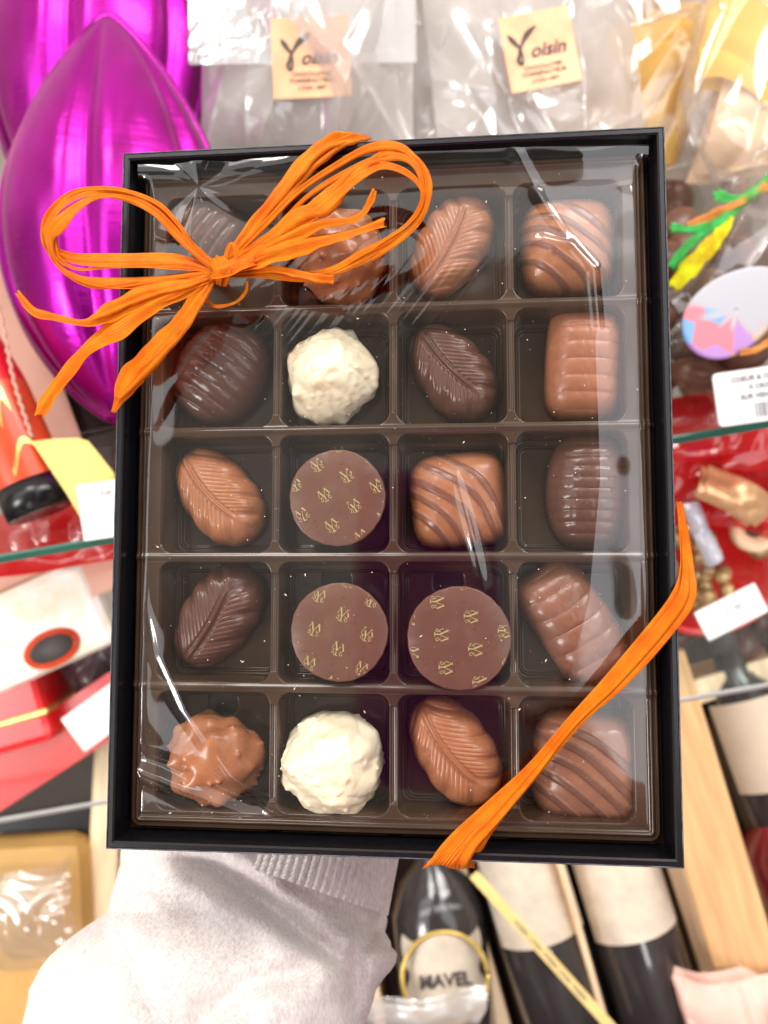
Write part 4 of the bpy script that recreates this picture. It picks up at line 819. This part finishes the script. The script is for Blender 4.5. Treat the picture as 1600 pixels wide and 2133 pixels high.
# --- right: bowl with foil sweets
bw = thing('red_bowl', 'red rimmed bowl of gold foil sweets right of the box', 'bowl', cf(1490, 1190, .66, 0, 25, 0)); s = .66/F
m = MB(); m.lathe([(60*s, -.05), (120*s, -.035), (150*s, 0), (156*s, .003), (150*s, .004), (140*s, -.004), (110*s, -.03), (1e-4, -.042)], 64); obj('bowl', m.me('bowl'), RED, bw)
o = lumps('foil_sweets', 34, .045, .045, .008, .010, 12, plain('dark_gold_foil', (.22, .10, .05), .3, .4, var=.7, scale=60, c2=(.6, .38, .18)), None, cf(1470, 1180, .655, 0, 25)); tag(o, 'crumpled gold and dark foil sweets filling the red bowl', 'sweets')
def rosette(label, px, py, d, R, mat, mat2):
    s = d/F; t = thing('foil_rosette', label, 'sweet', cf(px, py, d, 0, 15, -20)); m = MB(); m.lathe([(R*s*.35, -.004), (R*s*.5, .004), (R*s*.85, .006), (R*s, 0), (R*s*.9, -.012), (R*s*.5, -.014)], 40); obj('collar', m.me('collar'), mat, t)
    m = MB(); m.lathe([(1e-4, .002), (R*s*.3, .001), (R*s*.36, -.004)], 32); obj('centre', m.me('centre'), mat2, t)
rosette('peach coloured rolled foil ring with dark centre at the right frame edge', 1572, 1105, .62, 48, PEACH, INK)
redthing('gold_wrapper', 'shiny peach gold foil twist on the red tulle', 'wrapper', 1540, 1035, .575, 150, 70, -28, plain('peach_foil', (.95, .48, .25), .3, .5, var=.3, scale=40), 3, .016)
redthing('clear_wrapper', 'blue white twist of clear film hanging over the bowl', 'wrapper', 1470, 1110, .59, 36, 150, 24, film_mat('icy_film', .3, .1, .7, (.8, .88, 1), scale=30, bd=.003), 6, .008)
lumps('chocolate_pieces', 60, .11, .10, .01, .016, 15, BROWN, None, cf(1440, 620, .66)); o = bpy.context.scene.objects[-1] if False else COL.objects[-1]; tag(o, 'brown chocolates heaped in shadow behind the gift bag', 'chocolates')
o = lumps('dark_sweets', 50, .12, .07, .01, .014, 16, plain('dark_brown_sweets', (.07, .025, .022), .3, var=.6, scale=40), None, cf(1530, 1300, .74)); tag(o, 'dark sweets on the lower shelf behind the white price tag at right', 'sweets')  # sweets coloured dark brown all over
# --- bottom: crates and bottles
def crate(label, px, py, d, wpx, hpx, rz, wall=16, rx=-8, grp='wooden bottle crates'):
    s = d/F; w, h = wpx*s, hpx*s; t = thing('wooden_crate', label, 'crate', cf(px, py, d, rz, rx), grp); k = wall*s
    for x0, x1, y0, y1 in ((-w/2, -w/2+k, -h/2, h/2), (w/2-k, w/2, -h/2, h/2), (-w/2+k, w/2-k, -h/2, -h/2+k), (-w/2+k, w/2-k, h/2-k, h/2)):
        m = MB(); m.box(x0, x1, y0, y1, -.085, 0, .001); obj('side_board', m.me('side_board'), WOOD, t)
        m = MB(); m.box(x0+.0004, x1-.0004, y0+.0004, y1-.0004, .0002, .0022, .0008); obj('top_edge', m.me('top_edge'), WOODL, t)
    m = MB(); m.box(-w/2+k, w/2-k, -h/2+k, h/2-k, -.085, -.078); obj('bottom_board', m.me('bottom_board'), DBROWN, t); return t, s
crate('pale wooden crate of two bottles below the lower right corner of the box', 1200, 1875, .70, 470, 640, 16, 34)
t, s = card('crate_divider', 'thin wooden divider standing between the two cream labelled bottles', 'board', 1205, 1930, .655, 14, 560, PEACH, 16, th=.02)
t, s = card('wooden_plank', 'broad pale wooden board standing on edge at the lower right of the box', 'board', 1490, 1800, .64, 130, 900, WOOD, 17, ry=-20, th=.012)
crate('long wooden crate at the right frame edge with burgundy bottles', 1640, 1790, .70, 330, 800, 17, 52)
crate('narrow wooden crate behind the sleeve cuff holding the crested bottle', 870, 1930, .72, 250, 640, 12, 24)
def bottle(label, px, py, d, rz, R=60, L=420, lw=1.0, l0=-150, l1=60, crest=False, mat=BOTTLE, rx=-8, lmat=LABELC):
    s = d/F; t = thing('wine_bottle', label, 'bottle', cf(px, py, d, rz, rx), 'bottles lying in the crates'); Mx = Matrix.Rotation(-PI/2, 4, 'X')
    m = MB(); m.lathe([(R*s*.9, -L/2*s), (R*s, -L/2*s+.003), (R*s, L*.12*s), (R*s*.75, L*.24*s), (R*s*.34, L*.32*s), (R*s*.3, L*.5*s)], 48, Mx); obj('glass', m.me('glass'), mat, t)
    m = MB(); m.lathe([(R*s*.34, L*.42*s), (R*s*.36, L*.52*s), (R*s*.1, L*.53*s)], 32, Mx); obj('capsule', m.me('capsule'), INK, t)
    nq, nr = 30, 16; V = []; W = 1.15*lw
    for j in range(nr):
        for k in range(nq):
            u = k/(nq-1)*2-1; v = j/(nr-1)
            edge = 1.0
            if crest: edge = .78 + .22*abs(math.sin(v*PI*1.6 + .6))
            q = PI/2 + u*W*edge; V.append(((R+1.2)*s*math.cos(q), (l0 + (l1-l0)*v + (10*math.cos(u*PI*1.5) if crest and j in (0, nr-1) else 0))*s, (R+1.2)*s*math.sin(q)))
    lb = obj('label', mesh('label', V, gridfaces(nq, nr)), lmat, t); return t, lb, s
t, lb, s = bottle('dark bottle with a cream crested gold edged label beside the sleeve', 918, 1960, .70, 6, 96, 520, .85, -110, 45, True)
m = MB(); v, f = tube([(84*s*math.cos(a)*1.0, (-30 + 84*math.sin(a))*s, .042 + .0*a) for a in np.linspace(0, 2*PI, 60)], .0022, 8); m.add(v, f, True); obj('gold_border', m.me('gold_border'), GOLDF, lb)
lines(lb, [], INK); obj('lettering', text_me('MAVEL', 34*s, 0, 1.2*s), INK, lb, Matrix.Translation((0, -45*s, 98*s))); obj('lettering', text_me('LIQUEUR', 17*s, 0, .4*s), GOLDF, lb, Matrix.Translation((0, -88*s, 97*s)))
bottle('dark bottle with a blank cream label in the near crate, beside the crate side', 1105, 1870, .70, 16, 92, 620, 1.0, -60, 190)
bottle('dark bottle with a stained cream label in the near crate, next to the outer board', 1292, 1850, .70, 16, 92, 640, 1.0, -70, 180)
bottle('dark bottle with a tan label at the right frame edge', 1585, 1560, .72, 17, 92, 500, 1.0, -60, 120, lmat=plain('tan_label', (.62, .50, .38), .6, var=.06))
bottle('burgundy bottle at the right frame edge below the tan labelled bottle', 1650, 1800, .69, 17, 90, 330, 1.0, -150, -60, mat=BURG, lmat=PEACH)
t, s = card('wooden_post', 'pale wooden board standing left of the box above the sleeve', 'board', 212, 1800, .66, 62, 620, WOODL, -3, th=.02)
card('golden_carton', 'golden brown carton under crumpled film in the lower left corner', 'box', 60, 1970, .64, 240, 420, GOLDC, 3, th=.08)
redthing('clear_wrapper', 'crumpled clear film over the golden carton', 'wrapper', 40, 1930, .60, 170, 180, 10, CELLO2, 1, .02)
card('gap_shade_sheet', 'black panel under the lower shelf edge left of the wooden board', 'panel', 80, 1755, .665, 330, 120, BLACK, 10)  # black colour stands in for deep shade in the gap
tp = thing('printed_tape', 'narrow yellow printed tape stretched diagonally over the crates', 'tape', cf(1140, 1992, .615, -48)); s = .615/F
m = MB(); m.box(-230*s, 260*s, -11*s, 11*s, -.0006, 0); obj('tape', m.me('tape'), plain('yellow_tape', (.88, .66, .25), .5, var=.08), tp); obj('lettering', text_me('VOISIN  LYON  VOISIN  LYON  VOISIN', 13*s, 0, .3*s), GREYINK, tp, Matrix.Translation((10*s, -5*s, .0004)))
redthing('pink_tissue', 'pale pink tissue in the lower right corner', 'tissue', 1560, 2110, .62, 240, 120, 10, plain('pink_tissue', (.92, .58, .48), .6, var=.1), 4, .02)
redthing('clear_wrapper', 'crumpled clear wrapper with glints below the crested bottle', 'wrapper', 880, 2120, .63, 260, 60, 2, CELLO, 3, .012)
#==LIGHT==
w = bpy.data.worlds.new('World'); SC.world = w; w.use_nodes = True; nt = w.node_tree; bg = nt.nodes['Background']
tc = nt.nodes.new('ShaderNodeTexCoord'); nz = N(nt, 'ShaderNodeTexNoise', Scale=2.2, Detail=2); nt.links.new(tc.outputs['Generated'], nz.inputs['Vector'])
r = ramp(nt, nz.outputs[0], [(.32, (.24, .17, .12)), (.5, (.66, .55, .45)), (.68, (1.0, .92, .84))]); nt.links.new(r.outputs[0], bg.inputs['Color']); bg.inputs['Strength'].default_value = .42
def area(name, loc, target, sx, sy, power, col=(1, .96, .92)):
    l = bpy.data.lights.new(name, 'AREA'); l.shape = 'RECTANGLE'; l.size = sx; l.size_y = sy; l.energy = power; l.color = col; o = bpy.data.objects.new(name, l); COL.objects.link(o)
    d = Vector(target) - Vector(loc); o.matrix_world = Matrix.Translation(loc) @ d.to_track_quat('-Z', 'Y').to_matrix().to_4x4(); return o
def bx(x, y, z): return BOX @ Vector((x, y, z))
tgt = bx(0, 0, 0)
area('ceiling_lamp', bx(-.6, 1.35, .95), tgt, .5, 1.0, 20); area('ceiling_lamp', bx(.8, 1.25, .8), tgt, .5, 1.0, 18)
area('film_veil_light', bx(1.05, .05, 1.25), bx(1.05, .05, 0), 1.35, 1.9, 15, (.93, .95, 1)); area('film_veil_light', bx(-1.36, .0, 1.25), bx(-1.36, .0, 0), 1.35, 1.9, 12, (.95, .97, 1))  # unseen lights added to mirror as pale veils in the film
area('film_top_softbox', bx(0, 1.35, 1.35), bx(0, .9, 0), 2.2, 1.3, 9)  # unseen softbox added for the pale band along the film's top
area('low_fill_light', bx(-1.0, -.5, .85), tgt, .3, .5, 9); area('low_fill_light', bx(.3, -1.1, .9), tgt, .8, .6, 12)  # unseen lights added for low highlights on chocolates and fill on the sleeve
area('shelf_fill_light', (0, .30, 1.75), (0, .6, 1.3), 1.6, .05, .7)  # unseen strip lights, here and below, added to brighten the shelf goods
area('shelf_fill_light', (.2, .1, 1.12), (.2, .3, .6), 1.2, .05, .8)
SC.view_settings.view_transform = 'Standard'; SC.view_settings.look = 'None'; SC.view_settings.exposure = .27; SC.view_settings.gamma = 1
SC.cycles.max_bounces = 10; SC.cycles.transparent_max_bounces = 24; SC.cycles.glossy_bounces = 5; SC.cycles.diffuse_bounces = 4; SC.cycles.sample_clamp_indirect = 6; SC.cycles.caustics_reflective = False; SC.cycles.caustics_refractive = False
SC.cycles.use_denoising = True
